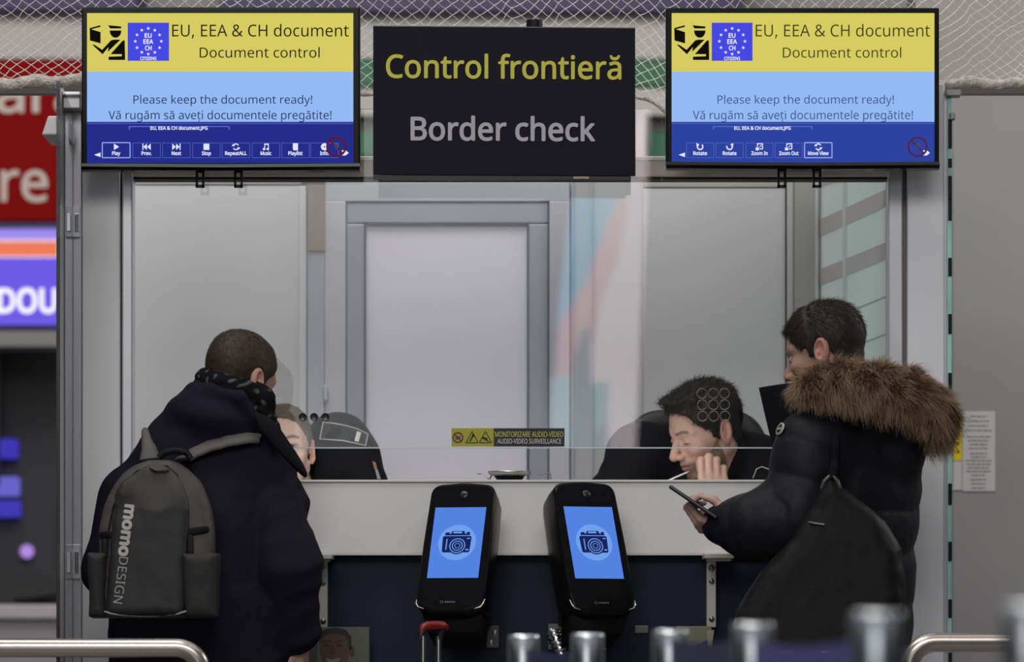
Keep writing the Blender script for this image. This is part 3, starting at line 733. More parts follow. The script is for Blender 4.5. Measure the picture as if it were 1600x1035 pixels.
# ================================================================== SCREENS AND SIGN
def screen(xo, xs, outer, corner, label, menu, boxed, tcol, dcol, rot):
    X = lambda x: xo + (x - 136) * xs
    YT = -0.16
    t = thing('information_screen', label, 'screen', P((outer[0] + outer[2]) / 2, outer[3], YT + 0.03), 'information screens above the booth')
    x0, y0, x1, y1 = outer
    cs = MB().pbox(x0, y0, x1, y1 - 6, YT, 0.05)
    cs.build('casing', M_PLASTIC, t, 0.004)
    mb = MB(); n = 16                                    # rounded lower bezel
    prof = [(YT - 0.010, y1 - 12), (YT - 0.014, y1 - 7), (YT - 0.008, y1 - 2), (YT + 0.012, y1), (YT + 0.05, y1 - 2), (YT + 0.05, y1 - 12)]
    vs = []
    for xx in (x0, (x0 + x1) / 2, x1):
        dip = 1.5 if xx == (x0 + x1) / 2 else 0
        for (yy, zz) in prof:
            q = P(xx, zz + dip, YT); vs.append(Vector((q.x, yy, q.z)))
    k = len(prof); fs = [(i * k + j, i * k + (j + 1) % k, (i + 1) * k + (j + 1) % k, (i + 1) * k + j) for i in range(2) for j in range(k)]
    fs += [tuple(range(k))[::-1], tuple(range(2 * k, 3 * k))]
    mb.add(vs, fs); mb.build('lower_bezel', M_SCREENOFF, t)
    for bx in corner:
        br = MB()
        br.pbox(bx - 6.5, 262, bx - 3.5, 292, YT + 0.052, 0.03).pbox(bx + 3.5, 262, bx + 6.5, 292, YT + 0.052, 0.03).pbox(bx - 6.5, 289, bx + 6.5, 292, YT + 0.052, 0.03).pbox(bx - 6.5, 60, bx + 6.5, 268, YT + 0.052, 0.04).pbox(bx - 4, 278, bx + 4, 281, YT + 0.056, 0.02)
        br.build('mounting_bracket', M_MATTE, t)
    MB().pbox(corner[0] - 70, 120, corner[1] + 70, 190, YT + 0.092, 0.058).build('wall_plate', M_MATTE, t)
    Y0 = YT - 0.0015
    pn = MB().pbox(X(136), 20.5, X(552), 112, Y0, 0.0015).build('yellow_field', glow('screen_yellow', 214, 204, 98), t)
    bf = MB().pbox(X(136), 112, X(552), 190.5, Y0, 0.0015).build('blue_field', glow('screen_blue', 148, 186, 244), t)
    mf = MB().pbox(X(136), 190.5, X(552), 255, Y0, 0.0015).build('menu_field', glow('screen_navy' + rot, *dcol), t)
    Y1 = Y0 - 0.0008; D = 0.0008
    m = glow('screen_text' + rot, *tcol)
    mb = MB()
    put_text(mb, 'EU, EEA & CH document', X(269), X(545), 57, 18.4, Y1)
    mb.build('title_lettering', m, pn); mb = MB()
    put_text(mb, 'Document control', X(312), X(499.5), 90, 15.6, Y1)
    mb.build('subtitle_lettering', m, pn)
    mb = MB()
    put_text(mb, 'Please keep the document ready!', X(208.5), X(488), 162, 12.8, Y1)
    put_text(mb, 'V\u0103 rug\u0103m s\u0103 ave\u021bi documentele preg\u0103tite!', X(169.5), X(518), 186.5, 13.2, Y1)
    mb.build('notice_lettering', glow('screen_text_blue' + rot, *(34, 40, 88) if rot == 'a' else (62, 78, 140)), bf)
    # customs-officer pictogram
    sx, sy = 1 / 3.98, 1 / 3.98
    c = lambda pts: [(X(130 + x * sx), 10 + y * sy) for x, y in pts]
    mb = MB()
    for poly in ([(40, 135), (106, 117), (108, 127), (50, 142), (108, 160), (108, 230), (42, 212)],
                 [(155, 117), (237, 125), (235, 137), (167, 137)],
                 [(165, 150), (237, 150)] + [(201 + 36 * math.cos(R(a)), 152 + 43 * math.sin(R(a))) for a in range(0, 181, 20)][0:],
                 [(55, 237), (72, 240), (118, 270), (172, 212), (190, 207), (232, 207), (152, 283), (158, 252), (120, 298)],
                 [(170, 297), (246, 212), (258, 212), (260, 297)], [(240, 297), (260, 297), (260, 333), (240, 333)], [(158, 313), (240, 310), (240, 333), (158, 333)]):
        mb.prism(c(poly), Y1, D)
    mb.build('officer_pictogram', glow('screen_black', 16, 15, 12), pn)
    sq = MB().pbox(X(199.5), 35.5, X(264), 95, Y1, D).build('blue_emblem', glow('screen_emblem', 70, 72, 226), pn)
    mb = MB(); Y2 = Y1 - 0.0006
    for i in range(12):
        a = R(30 * i); cx, cy = 231.7 + 20.3 * math.sin(a), 64.5 - 20 * math.cos(a)
        pts = []
        for j in range(10):
            r_ = 2.9 if j % 2 == 0 else 1.15; b = R(36 * j); pts.append((X(cx + r_ * math.sin(b)), cy - r_ * math.cos(b)))
        mb.prism(pts, Y2, 0.0005)
    put_text(mb, 'EU', X(226), X(237), 58.8, 6.6, Y2, 0.025); put_text(mb, 'EEA', X(224), X(239.5), 68.3, 6.6, Y2, 0.025)
    put_text(mb, 'CH', X(226.5), X(237), 78.4, 6.6, Y2, 0.025); put_text(mb, 'CITIZENS', X(219), X(244.5), 93.8, 4.8, Y2, 0.025)
    mb.build('emblem_lettering', glow('screen_white', 236, 236, 246), pn)
    wt = glow('screen_menu_white', 226, 230, 250); bl = glow('screen_menu_line', 84, 104, 190)
    mb = MB()
    mb.pbox(X(201), 197, X(203), 203, Y1, D); mb.pbox(X(201), 197, X(359), 198.6, Y1, D); mb.pbox(X(357), 197, X(359), 203, Y1, D)
    mb.pbox(X(136), 192.6, X(552), 193.6, Y1, D)
    for cx, txt, ic in menu:
        if txt != boxed: frame_rect(mb, X(cx - 21.5), 223.5, X(cx + 21.5), 246.5, 0.7, Y1, D)
    mb.build('menu_lines', bl, mf)
    mb = MB()
    for cx, txt, ic in menu:
        if txt == boxed: frame_rect(mb, X(cx - 21.7), 223, X(cx + 21.7), 246.5, 1.4, Y1, D)
    mb.build('menu_highlight', glow('screen_hilite', 160, 176, 240), mf)
    mb = MB()
    put_text(mb, 'EU, EEA & CH document.JPG', X(235), X(324.5), 202.8, 5.0, Y1, 0.03)
    for cx, txt, ic in menu:
        wdt = {'Play': 13, 'Prev.': 16, 'Next': 15, 'Stop': 14.5, 'RepeatALL': 34, 'Music': 17, 'Playlist': 22.5, 'Info.': 14, 'Rotate': 22, 'Zoom In': 26, 'Zoom Out': 31, 'Move View': 33}[txt]
        put_text(mb, txt, X(cx - wdt / 2), X(cx + wdt / 2), 242.3, 5.4, Y1, 0.03)
    mb.build('menu_lettering', wt, mf)
    CY = 229.5
    for cx, txt, ic in menu:
        ic_m = MB()
        g = lambda pts: ic_m.prism([(X(cx + x), CY + y) for x, y in pts], Y1, D)
        if ic == 'play': g([(-3.5, -5), (4.5, 0), (-3.5, 5)])
        elif ic == 'prev': g([(-6.5, -5), (-5, -5), (-5, 5), (-6.5, 5)]); g([(0.5, -5), (0.5, 5), (-5, 0)]); g([(6.5, -5), (6.5, 5), (1, 0)])
        elif ic == 'next': g([(6.5, -5), (5, -5), (5, 5), (6.5, 5)]); g([(-0.5, -5), (-0.5, 5), (5, 0)]); g([(-6.5, -5), (-6.5, 5), (-1, 0)])
        elif ic == 'stop': g([(-4.5, -4.8), (4.5, -4.8), (4.5, 4.8), (-4.5, 4.8)])
        elif ic in ('loop', 'rot', 'rot2', 'move'):
            if ic == 'loop' or ic == 'move':
                for a in (20, 200): ring(ic_m, X(cx), CY, 3.6, 5.2, Y1, D, 12, a, a + 130)
                g([(-6.5, -1), (-1.5, -1), (-4.5, -4.5)]); g([(6.5, 1), (1.5, 1), (4.5, 4.5)])
                if ic == 'move': g([(-1.5, -6.5), (1.5, -6.5), (0, -3)]); g([(-1.5, 6.5), (1.5, 6.5), (0, 3)])
            else:
                ring(ic_m, X(cx), CY, 3.2, 5.2, Y1, D, 20, -50 if ic == 'rot' else -30, 230 if ic == 'rot' else 200)
                sgn = -1 if ic == 'rot' else 1
                g([(sgn * 6, -6), (sgn * 1, -3.5), (sgn * 5.5, 0)])
        elif ic == 'note':
            g([(-2.5, -5), (4.5, -5), (4.5, -3), (-2.5, -3)]); g([(-2.5, -5), (-1.2, -5), (-1.2, 4), (-2.5, 4)]); g([(3.2, -5), (4.5, -5), (4.5, 4), (3.2, 4)])
            ic_m.prism(circle_poly(X(cx - 3), CY + 3.6, 2.2, 1.7, 12), Y1, D); ic_m.prism(circle_poly(X(cx + 2.8), CY + 3.6, 2.2, 1.7, 12), Y1, D)
        elif ic == 'list': g([(-4, -5.5), (4, -5.5), (4, 5.5), (-2.5, 5.5), (-4, 4)])
        elif ic == 'info':
            ring(ic_m, X(cx), CY, 1.2, 5.6, Y1, D, 24)
        elif ic in ('zin', 'zout'):
            for e in (((-4, -5.5), (5.5, -5.5), (5.5, -4), (-4, -4)), ((4, -5.5), (5.5, -5.5), (5.5, 4), (4, 4)), ((-4, -5.5), (-2.5, -5.5), (-2.5, 0), (-4, 0)), ((0, 2.6), (5.5, 2.6), (5.5, 4), (0, 4)), ((-6, 1), (-1, 1), (-1, 5.5), (-6, 5.5)), ((-0.5, 0.2), (2.4, -2.8), (3.2, -2), (0.3, 1))): g(e)
        ic_m.build('menu_icon', wt, mf)
    ic_m = MB(); ic_m.prism([(X(147), 242), (X(157), 238.5), (X(157), 245.5)], Y1, D)
    ic_m.build('scroll_arrow', wt, mf); ic_m = MB()
    ic_m.prism([(X(534), 235), (X(540), 235), (X(545), 239), (X(540), 243), (X(534), 243)], Y1, D)
    ic_m.build('scroll_arrow', wt, mf)
    rc = MB(); cx = X(525.5); ring(rc, cx, 229.5, 13, 16, Y2, D, 28); line(rc, cx - 10, 219.5, cx + 10, 239.5, 2.4, Y2, D)
    rc.build('ban_ring', glow('screen_ban' + rot, *(96, 24, 44) if rot == 'a' else (78, 40, 78)), mf)
    rc = MB(); rc.prism([(cx - 4, 226), (cx + 1, 222), (cx + 5, 228), (cx, 234)], Y2, D); rc.build('ban_symbol', glow('screen_ban_grey', 70, 76, 110), mf)
    return t
screen(136, 1.0, (127.5, 11, 562.5, 268), (312, 372), 'wall screen whose menu reads Play, Prev., Next and Stop',
       [(181.5, 'Play', 'play'), (229, 'Prev.', 'prev'), (275.6, 'Next', 'next'), (322.5, 'Stop', 'stop'), (368.6, 'RepeatALL', 'loop'), (415.5, 'Music', 'note'), (461.6, 'Playlist', 'list'), (507, 'Info.', 'info')], 'Play', (24, 22, 20), (36, 46, 138), 'a')
ix = lambda x: 136 + (x - 1049.5) * 416 / 410.5
screen(1049.5, 410.5 / 416, (1040.5, 12, 1467.5, 265.5), (1222, 1277), 'wall screen whose menu reads Rotate, Zoom In and Zoom Out',
       [(ix(1094), 'Rotate', 'rot'), (ix(1140), 'Rotate', 'rot2'), (ix(1186.7), 'Zoom In', 'zin'), (ix(1232.5), 'Zoom Out', 'zout'), (ix(1278.6), 'Move View', 'move')], 'Move View', (66, 62, 32), (46, 66, 160), 'b')

YG = -0.24
t = thing('border_check_sign', 'square black hanging sign with yellow and grey lettering', 'sign', P(788, 274, YG))
MB().prism([(583, 40), (992.5, 43), (993, 275), (583, 273)], YG, 0.012).build('board', mat('sign_black', lin(24, 22, 33), 0.6, spec=0.1, noise=(8, 0.12)), t, 0.001)
mb = MB(); put_text(mb, 'Control frontier\u0103', 603, 971, 121, 35, YG - 0.0012, 0.014, 2.5); mb.build('yellow_lettering', mat('sign_yellow', lin(188, 184, 52), 0.5), t)
mb = MB(); put_text(mb, 'Border check', 641.5, 930, 218.5, 35, YG - 0.0012, 0.018, 1.5); mb.build('grey_lettering', mat('sign_grey', lin(166, 164, 174), 0.5), t)
MB().pbox(583, 274, 984, 280.5, YG + 0.004, 0.02).build('bottom_rail', mat('sign_rail', lin(36, 32, 30), 0.5), t)
MB().pbox(896, 276, 920, 279.5, YG + 0.001, 0.004).build('rail_clip', mat('clip_beige', lin(150, 138, 120), 0.5), t)
MB().prism([(583, 40), (992.5, 43), (992.5, 44.5), (583, 41.3)], YG - 0.0008, 0.014).build('top_edge', mat('sign_edge', lin(90, 92, 90), 0.5), t)
MB().cyl(P(835, 32, YG + 0.03), P(835, 44, YG + 0.03), 0.022).build('top_knob', M_MATTE, t)
for x, y, ye in ((700, 100, 0.045), (880, 100, 0.045), (700, 265, 0.05), (880, 265, 0.05)): MB().cyl(P(x, y, YG + 0.012), P(x, y, ye), 0.012).build('fixing', M_MATTE, t)

# ================================================================== NET OVER THE BOOTH
t = thing('safety_net', 'white knotted net hanging above the booth behind the signs', 'net', P(800, 140, 0.25))
def hem_y(x):
    return np.interp(x, [-60, 0, 60, 130, 560, 640, 800, 985, 1010, 1050, 1300, 1440, 1480, 1520, 1600, 1680], [128, 128, 124, 122, 142, 139, 139, 143, 150, 178, 150, 136, 126, 126, 128, 130])
rnd = np.random.RandomState(3)
mb_n = MB()
cell = 21.0; top = -44.0
def net_pt(u, v):                                    # u along, v 0 at the top .. 1 at the hem; a slack cloth
    y1 = float(hem_y(u)); y = top + (y1 - top) * v
    n = vnoise(np.array([[u * 0.012, v * 1.3, 0.3], [u * 0.011 + 9, v * 1.6, 4.1], [u * 0.05, v * 5, 8.0]]), 1.0)
    return P(u + 9 * n[0] * v + 3.5 * n[2], y + 7 * n[1] * v + 3 * n[2], 0.24 + 0.05 * n[1] + 0.03 * n[0])
NV = 11
netm = mat('net_white', (0.82, 0.79, 0.74), 0.8)
cols = np.arange(-90, 1700, cell)
pts = {}
for i, u in enumerate(cols):
    for j in range(2 * NV + 1):
        pts[i, j] = net_pt(u + (cell / 2 if j % 2 else 0), j / (2 * NV)) if (j % 1 == 0) else None
def thread(a, b):
    mb_n.tube([a, (a + b) / 2 - Vector((0, 0, 0.0012)), b], 0.00105, 3, False)
for i in range(len(cols)):
    for j in range(2 * NV):
        if j % 2 == 0:
            thread(pts[i, j], pts[i, j + 1])
            if i > 0: thread(pts[i, j], pts[i - 1, j + 1])
        else:
            thread(pts[i, j], pts[i, j + 1])
            if i + 1 < len(cols): thread(pts[i, j], pts[i + 1, j + 1])
mb_n.build('netting', netm, t)
hm = []; hr = []
for u in np.arange(-90, 1700, 7.0):
    p = P(u, float(hem_y(u)) + 4 + 2.2 * math.sin(u * 0.09), 0.21); nz = vnoise(np.array([[u * 0.11, 0.5, 0.2]]), 1.0)[0]
    fat = np.interp(u, [0, 130, 560, 1000, 1460, 1500, 1600], [11, 10, 3.2, 3.0, 8, 9, 8])
    hm.append(p); hr.append(S(0.2) * fat * (1 + 0.35 * nz))
MB().tube(hm, hr, 9).build('gathered_hem', mat('net_hem', (0.50, 0.46, 0.42), 0.85, bump=(120, 1.0, 0.01), noise=(60, 0.3)), t)
struct('trim_6', MB().pbox(-60, 134, 142, 146, 0.26, 0.05), mat('hem_bar', lin(124, 120, 116), 0.5))
struct('trim_7', MB().pbox(1476, 135, 1700, 146, 0.26, 0.05), mat('hem_bar', lin(124, 120, 116), 0.5))
# ================================================================== FACE CAPTURE TERMINALS
def loft(mb, loops, caps=True):
    n = len(loops[0]); vs = [v for l in loops for v in l]; fs = []
    for i in range(len(loops) - 1):
        for k in range(n): fs.append((i * n + k, i * n + (k + 1) % n, (i + 1) * n + (k + 1) % n, (i + 1) * n + k))
    mb.add(vs, fs, True)
    if caps: mb.add(loops[0], [tuple(range(n))[::-1]]); mb.add(loops[-1], [tuple(range(n))])
def rpoly(pts, rad, seg=6):
    """closed outline with rounded corners: pts (x, z), rad per corner"""
    out = []; n = len(pts)
    for i in range(n):
        p = Vector(pts[i]); a = Vector(pts[i - 1]); b = Vector(pts[(i + 1) % n]); r = rad[i] if isinstance(rad, (list, tuple)) else rad
        u = (a - p).normalized(); v = (b - p).normalized(); ang = u.angle(v); d = min(r / math.tan(ang / 2), (a - p).length * 0.49, (b - p).length * 0.49)
        s, e = p + u * d, p + v * d
        for k in range(seg + 1):
            t = k / seg; out.append(tuple((s * (1 - t) + p * t) * (1 - t) + (p * (1 - t) + e * t) * t))
    return out
def face_terminal():
    t = thing('face_capture_terminal', '', 'terminal', (0, 0, 0), 'face capture terminals on the counter')
    out = [(-0.088, 0.176), (0.0, 0.183), (0.088, 0.176), (0.0935, 0.0), (0.094, -0.155), (0.088, -0.192), (0.045, -0.207), (-0.045, -0.207), (-0.088, -0.192), (-0.094, -0.155), (-0.0935, 0.0)]
    rd = [0.034, 0.2, 0.034, 0.3, 0.05, 0.02, 0.02, 0.02, 0.02, 0.05, 0.3]
    o = rpoly(out, rd)
    def L(sc, y, dz=0.0): return [Vector((x * sc, y, z * sc + dz)) for x, z in o]
    mb = MB(); loft(mb, [L(0.955, -0.002), L(0.985, 0.0), L(1.0, 0.006), L(0.995, 0.055), L(0.97, 0.092), L(0.90, 0.115), L(0.72, 0.13)])
    h = mb.build('housing', M_PLASTIC, t)
    MB().add([Vector((x * 0.955, -0.0024, z * 0.955)) for x, z in o], [tuple(range(len(o)))[::-1]]).build('front_glass', M_SCREENOFF, t)
    e = -0.0032; W, H = 0.0705, 0.1055
    def flat(poly, y):
        ar = sum(poly[i][0] * poly[(i + 1) % len(poly)][1] - poly[(i + 1) % len(poly)][0] * poly[i][1] for i in range(len(poly)))
        if ar < 0: poly = poly[::-1]
        n = len(poly)
        return [Vector((x, y, z)) for x, z in poly], [tuple(range(n))]
    def put(mb, poly, y):
        v, f = flat(poly, y); mb.add(v, f)
    mb = MB(); put(mb, [(-W, -H), (W, -H), (W, H), (-W, H)], e); sc = mb.build('screen', glow('terminal_blue', 84, 130, 224), t)
    mb = MB(); put(mb, circle_poly(0.001, 0.0, 0.052, 0.053, 40), e - 0.0004); mb.build('round_badge', glow('terminal_pale', 112, 160, 236), sc)
    dk = glow('terminal_ink', 24, 34, 92); pale = glow('terminal_badge', 112, 160, 236)
    mb = MB(); y = e - 0.0008
    put(mb, rpoly([(-0.038, -0.03), (0.038, -0.03), (0.040, 0.019), (-0.040, 0.019)], 0.006), y)
    put(mb, [(-0.035, 0.021), (0.035, 0.021), (0.034, 0.026), (-0.034, 0.026)], y)
    put(mb, [(-0.018, 0.026), (-0.015, 0.034), (0.018, 0.034), (0.021, 0.026)], y); put(mb, [(-0.033, 0.026), (-0.022, 0.026), (-0.022, 0.030), (-0.033, 0.030)], y)
    put(mb, [(0.025, 0.026), (0.034, 0.026), (0.034, 0.031), (0.025, 0.031)], y)
    put(mb, circle_poly(0.003, -0.010, 0.0255, n=32), y)
    mb.build('camera_symbol', dk, sc)
    def rg(mb, r0, r1, y):
        for i in range(32):
            a, b = 2 * math.pi * i / 32, 2 * math.pi * (i + 1) / 32
            put(mb, [(0.003 + r * math.cos(q), -0.010 + r * math.sin(q)) for r, q in ((r0, a), (r1, a), (r1, b), (r0, b))], y)
    mb = MB(); y = e - 0.0012
    rg(mb, 0.0195, 0.0220, y); rg(mb, 0.0125, 0.0148, y); rg(mb, 0.0062, 0.0078, y)
    put(mb, [(-0.029, -0.022), (-0.026, -0.022), (-0.026, 0.010), (-0.029, 0.010)], y)
    put(mb, [(0.028, 0.010), (0.036, 0.010), (0.036, 0.013), (0.028, 0.013)], y)
    put(mb, [(-0.012, 0.027), (0.012, 0.027), (0.012, 0.032), (-0.012, 0.032)], y)
    put(mb, [(0.027, -0.024), (0.035, -0.024), (0.035, -0.020), (0.027, -0.020)], y)
    mb.build('camera_symbol_lines', pale, sc)
    MB().lathe([(0, -0.004), (0.006, -0.004), (0.0105, -0.0032), (0.0115, -0.002)], (0.004, 0, 0.145), 20, 'y').build('camera_lens', mat('lens_dark', (0.02, 0.02, 0.024), 0.15), t)
    silver = mat('trim_silver', (0.5, 0.49, 0.47), 0.25, 0.9)
    for s in (-1, 1):
        MB().tube([(s * 0.0935, 0.004, -0.165), (s * 0.092, 0.0, -0.180), (s * 0.086, -0.001, -0.190), (s * 0.070, -0.001, -0.1955)], [0.0012, 0.0028, 0.0024, 0.0010], 8).build('chin_trim', silver, t)
    mb = MB(); y = e + 0.0004
    for i in range(18):
        a, b = 2 * math.pi * i / 18, 2 * math.pi * (i + 1) / 18
        put(mb, [(-0.022 + r * math.cos(q), -0.176 + r * 0.8 * math.sin(q)) for r, q in ((0.0032, a), (0.0048, a), (0.0048, b), (0.0032, b))], y)
    x = -0.014
    for wd in (0.004, 0.005, 0.004, 0.005, 0.004): put(mb, [(x, -0.1785), (x + wd, -0.1785), (x + wd, -0.1738), (x, -0.1738)], y); x += wd + 0.0016
    mb.build('maker_mark', mat('mark_grey', (0.07, 0.07, 0.07), 0.4), t)
    mb = MB(); loft(mb, [[Vector((x, y_, z)) for x, y_, z in ((-a, y0, zz), (a, y0, zz), (a, y1, zz), (-a, y1, zz))] for a, y0, y1, zz in ((0.085, 0.02, 0.09, -0.165), (0.080, 0.035, 0.115, -0.200), (0.074, 0.05, 0.14, -0.222), (0.070, 0.06, 0.16, -0.236))])
    mb.build('neck', M_MATTE, t)
    return t
term = face_terminal()
terms = [term, copy_tree(term)]
YT1 = -0.27
for i, (px, py, psi, tau, lab, ax, plate) in enumerate([
        (714, 849, 14, 25, 'black tablet terminal behind the red suitcase grip, turned toward the man with the grey backpack', 722, (722, 780, 978, 1013)),
        (927, 849, -22, 23, 'black tablet terminal turned toward the man in the fur-hooded jacket', 916, (856, 948, 975, 1016))]):
    t = terms[i]
    t['label'] = lab
    p, q = R(psi), R(tau)
    r = Vector((math.cos(p), -math.sin(p), 0)); u = Vector((math.sin(p) * math.sin(q), math.cos(p) * math.sin(q), math.cos(q))); bk = Vector((math.sin(p) * math.cos(q), math.cos(p) * math.cos(q), -math.sin(q)))
    M = Matrix((r, bk, u)).transposed().to_4x4(); M.translation = P(px, py, YT1)
    t.matrix_world = M
    def wpart(name, mb, m, par=None, bevel=0.0):
        o = link_mesh(name, mb.mesh(name), m, None, (0, 0, 0)); o.parent = par or t; o.matrix_parent_inverse = M.inverted()
        if bevel: b = o.modifiers.new('bevel', 'BEVEL'); b.width = bevel; b.segments = 2; b.limit_method = 'ANGLE'
        return o
    c0 = P(ax - 44, 979, -0.02); c1 = P(ax + 46, 961, -0.02)
    wpart('support_arm', MB().box((c0.x, -0.20, c0.z), (c1.x, -0.001, c1.z)), M_MATTE, None, 0.004)
    x0, x1, y0, y1 = plate
    pl = wpart('mounting_plate', MB().pbox(x0, y0, x1, y1, -0.012, 0.012), mat('plate_grey', (0.10, 0.10, 0.11), 0.4, 0.6), None, 0.002)
    wpart('cable_gland', MB().cyl(P((x0 + x1) / 2 - 4, y0 + 11, -0.03), P((x0 + x1) / 2 - 4, y0 + 11, -0.01), 0.024), M_MATTE)
    for (sx, sy) in ((x1 - 7, y0 + 12), (x1 - 13, y0 + 27), (x0 + 6, y0 + 12)):
        o = MB(); o.lathe([(0, -0.003), (0.0055, -0.003), (0.006, -0.001), (0.0085, -0.0015), (0.009, 0.002)], P(sx, sy, -0.0125), 16, 'y')
        wpart('screw', o, mat('screw_bright', (0.45, 0.44, 0.43), 0.3, 0.8))
    if i == 1:
        o = MB(); pts = [P(866, 990, -0.10), P(869, 1000, -0.11), P(874, 1010, -0.11), P(878, 1024, -0.10), P(880, 1050, -0.06)]
        fine = []; rr = []
        for k_ in range(len(pts) - 1):
            for s_ in range(10): fine.append(pts[k_].lerp(pts[k_ + 1], s_ / 10)); rr.append(0.020 + 0.0035 * math.sin(s_ / 10 * 4 * math.pi))
        o.tube(fine, rr, 16); wpart('flexible_conduit', o, M_CHROME)

# small grey plate on the counter base and two posters leaning under the counter
MB().pbox(992, 978, 1013, 990, -0.006, 0.006).build('small_plate', mat('small_plate_grey', (0.16, 0.16, 0.17), 0.4, 0.5), ct, 0.002)
t = thing('portrait_poster', 'framed poster photograph of a smiling person leaning below the counter bracket', 'poster', (P(528, 0, -0.08).x, -0.08, 0.55))
YQ = -0.085
MB().pbox(478, 980, 578, 1190, YQ, 0.02).build('frame', mat('poster_dark', (0.05, 0.052, 0.055), 0.5), t, 0.003)
MB().pbox(496, 982.5, 576.5, 1180, YQ - 0.001, 0.001).build('print', mat('poster_sage', lin(88, 88, 80), 0.5), t)
def pp(name, poly, col, off):
    mb = MB(); mb.prism(poly, YQ - off, 0.0004); return mb.build(name, mat('poster_' + name, col, 0.5), t)
pp('printed_shoulders', [(492, 1180), (496, 1072), (515, 1058), (545, 1058), (566, 1070), (572, 1180)], lin(40, 40, 52), 0.0016)
pp('printed_neck', [(510, 1035), (540, 1035), (542, 1068), (510, 1068)], lin(70, 46, 36), 0.002)
pp('printed_face', [(500, 996), (504, 988), (522, 984), (541, 989), (546, 1004), (546, 1022), (541, 1038), (530, 1048), (517, 1048), (506, 1038), (500, 1020)], lin(76, 54, 44), 0.0024)
pp('printed_hair', [(498, 1008), (499, 994), (506, 984), (524, 980.5), (541, 985), (549, 996), (549, 1016), (545, 1014), (544, 1002), (538, 993), (522, 990), (507, 993), (501, 1001)], lin(24, 19, 18), 0.0028)
pp('printed_ear', circle_poly(550, 1018, 4, 8, 14), lin(70, 46, 37), 0.0028)
for ex in (510, 530):
    pp('printed_eye', circle_poly(ex, 1009, 4.5, 2.0, 12), lin(36, 26, 24), 0.0028)
    pp('printed_brow', [(ex - 7, 1003), (ex, 1000.5), (ex + 7, 1002.5), (ex + 7, 1004), (ex, 1002.5), (ex - 7, 1005)], lin(40, 28, 24), 0.0028)
pp('printed_nose', [(517, 1008), (521, 1008), (525, 1021), (519, 1024), (513, 1021)], lin(64, 43, 35), 0.0028)
pp('printed_smile', [(509, 1029), (519, 1032), (532, 1028), (529, 1036), (519, 1039), (512, 1036)], lin(120, 108, 100), 0.0028)
t = thing('leaflet_board', 'beige leaflet board with a blue corner below the second counter bracket', 'poster', (P(1085, 0, -0.08).x, -0.08, 0.55))
MB().pbox(1058, 979, 1112, 1190, YQ, 0.012).build('board', mat('leaflet_beige', lin(122, 118, 98), 0.5), t, 0.002)
mb = MB(); mb.prism([(1083, 1012), (1110, 998), (1110, 1190), (1083, 1190)], YQ - 0.001, 0.0008); mb.build('printed_corner', mat('leaflet_blue', lin(44, 44, 120), 0.5), t)
mb = MB(); mb.prism([(1104, 985), (1116, 985), (1112, 1012), (1108, 1030)], YQ - 0.002, 0.001); mb.build('folded_edge', mat('leaflet_pale', lin(150, 146, 130), 0.5), t)

# ================================================================== SUITCASE (only its drawn-out handle reaches the picture)
YU = -0.62
t = thing('suitcase', 'trolley suitcase whose red and black grip rises on two chrome tubes', 'suitcase', (P(676, 0, YU).x, YU, 0))
cx = t.location.x
MB().box((cx - 0.19, YU - 0.12, 0.07), (cx + 0.19, YU + 0.12, 0.62)).build('body', mat('case_black', (0.012, 0.012, 0.014), 0.4), t, 0.035, 4)
for sx in (-0.14, 0.14):
    for sy in (-0.08, 0.08): MB().cyl((cx + sx - 0.012, YU + sy, 0.03), (cx + sx + 0.012, YU + sy, 0.03), 0.03).box((cx + sx - 0.015, YU + sy - 0.02, 0.03), (cx + sx + 0.015, YU + sy + 0.02, 0.075)).build('wheel', M_MATTE, t)
tb0, tb1 = P(661.5, 994, YU - 0.02), P(685.5, 994, YU + 0.03)
for b in (tb0, tb1): MB().cyl((b.x, b.y, 0.55), b, 0.0078).build('handle_tube', M_CHROME, t)
g = MB(); a = P(656, 996, YU - 0.02); 
g.tube([P(657, 1000, YU - 0.02), P(659, 989, YU - 0.02), P(664, 981.5, YU - 0.015), P(672, 979.5, YU)], [0.0085, 0.010, 0.011, 0.011], 12)
g.tube([P(687, 1000, YU + 0.03), P(688, 989, YU + 0.03), P(692, 982, YU + 0.025), P(697, 980, YU + 0.02)], [0.0085, 0.010, 0.010, 0.009], 12)
gr = g.build('grip_ends', mat('grip_black', (0.012, 0.009, 0.009), 0.4), t)
MB().tube([P(658, 988, YU - 0.022), P(661, 981, YU - 0.022), P(668, 978.2, YU - 0.012), P(680, 977.6, YU + 0.005), P(693, 977.8, YU + 0.02), P(698, 980, YU + 0.022), P(692, 986, YU + 0.026)], [0.006, 0.010, 0.0115, 0.0115, 0.0105, 0.008, 0.004], 12).build('grip', mat('grip_red', lin(128, 22, 18), 0.4), t)

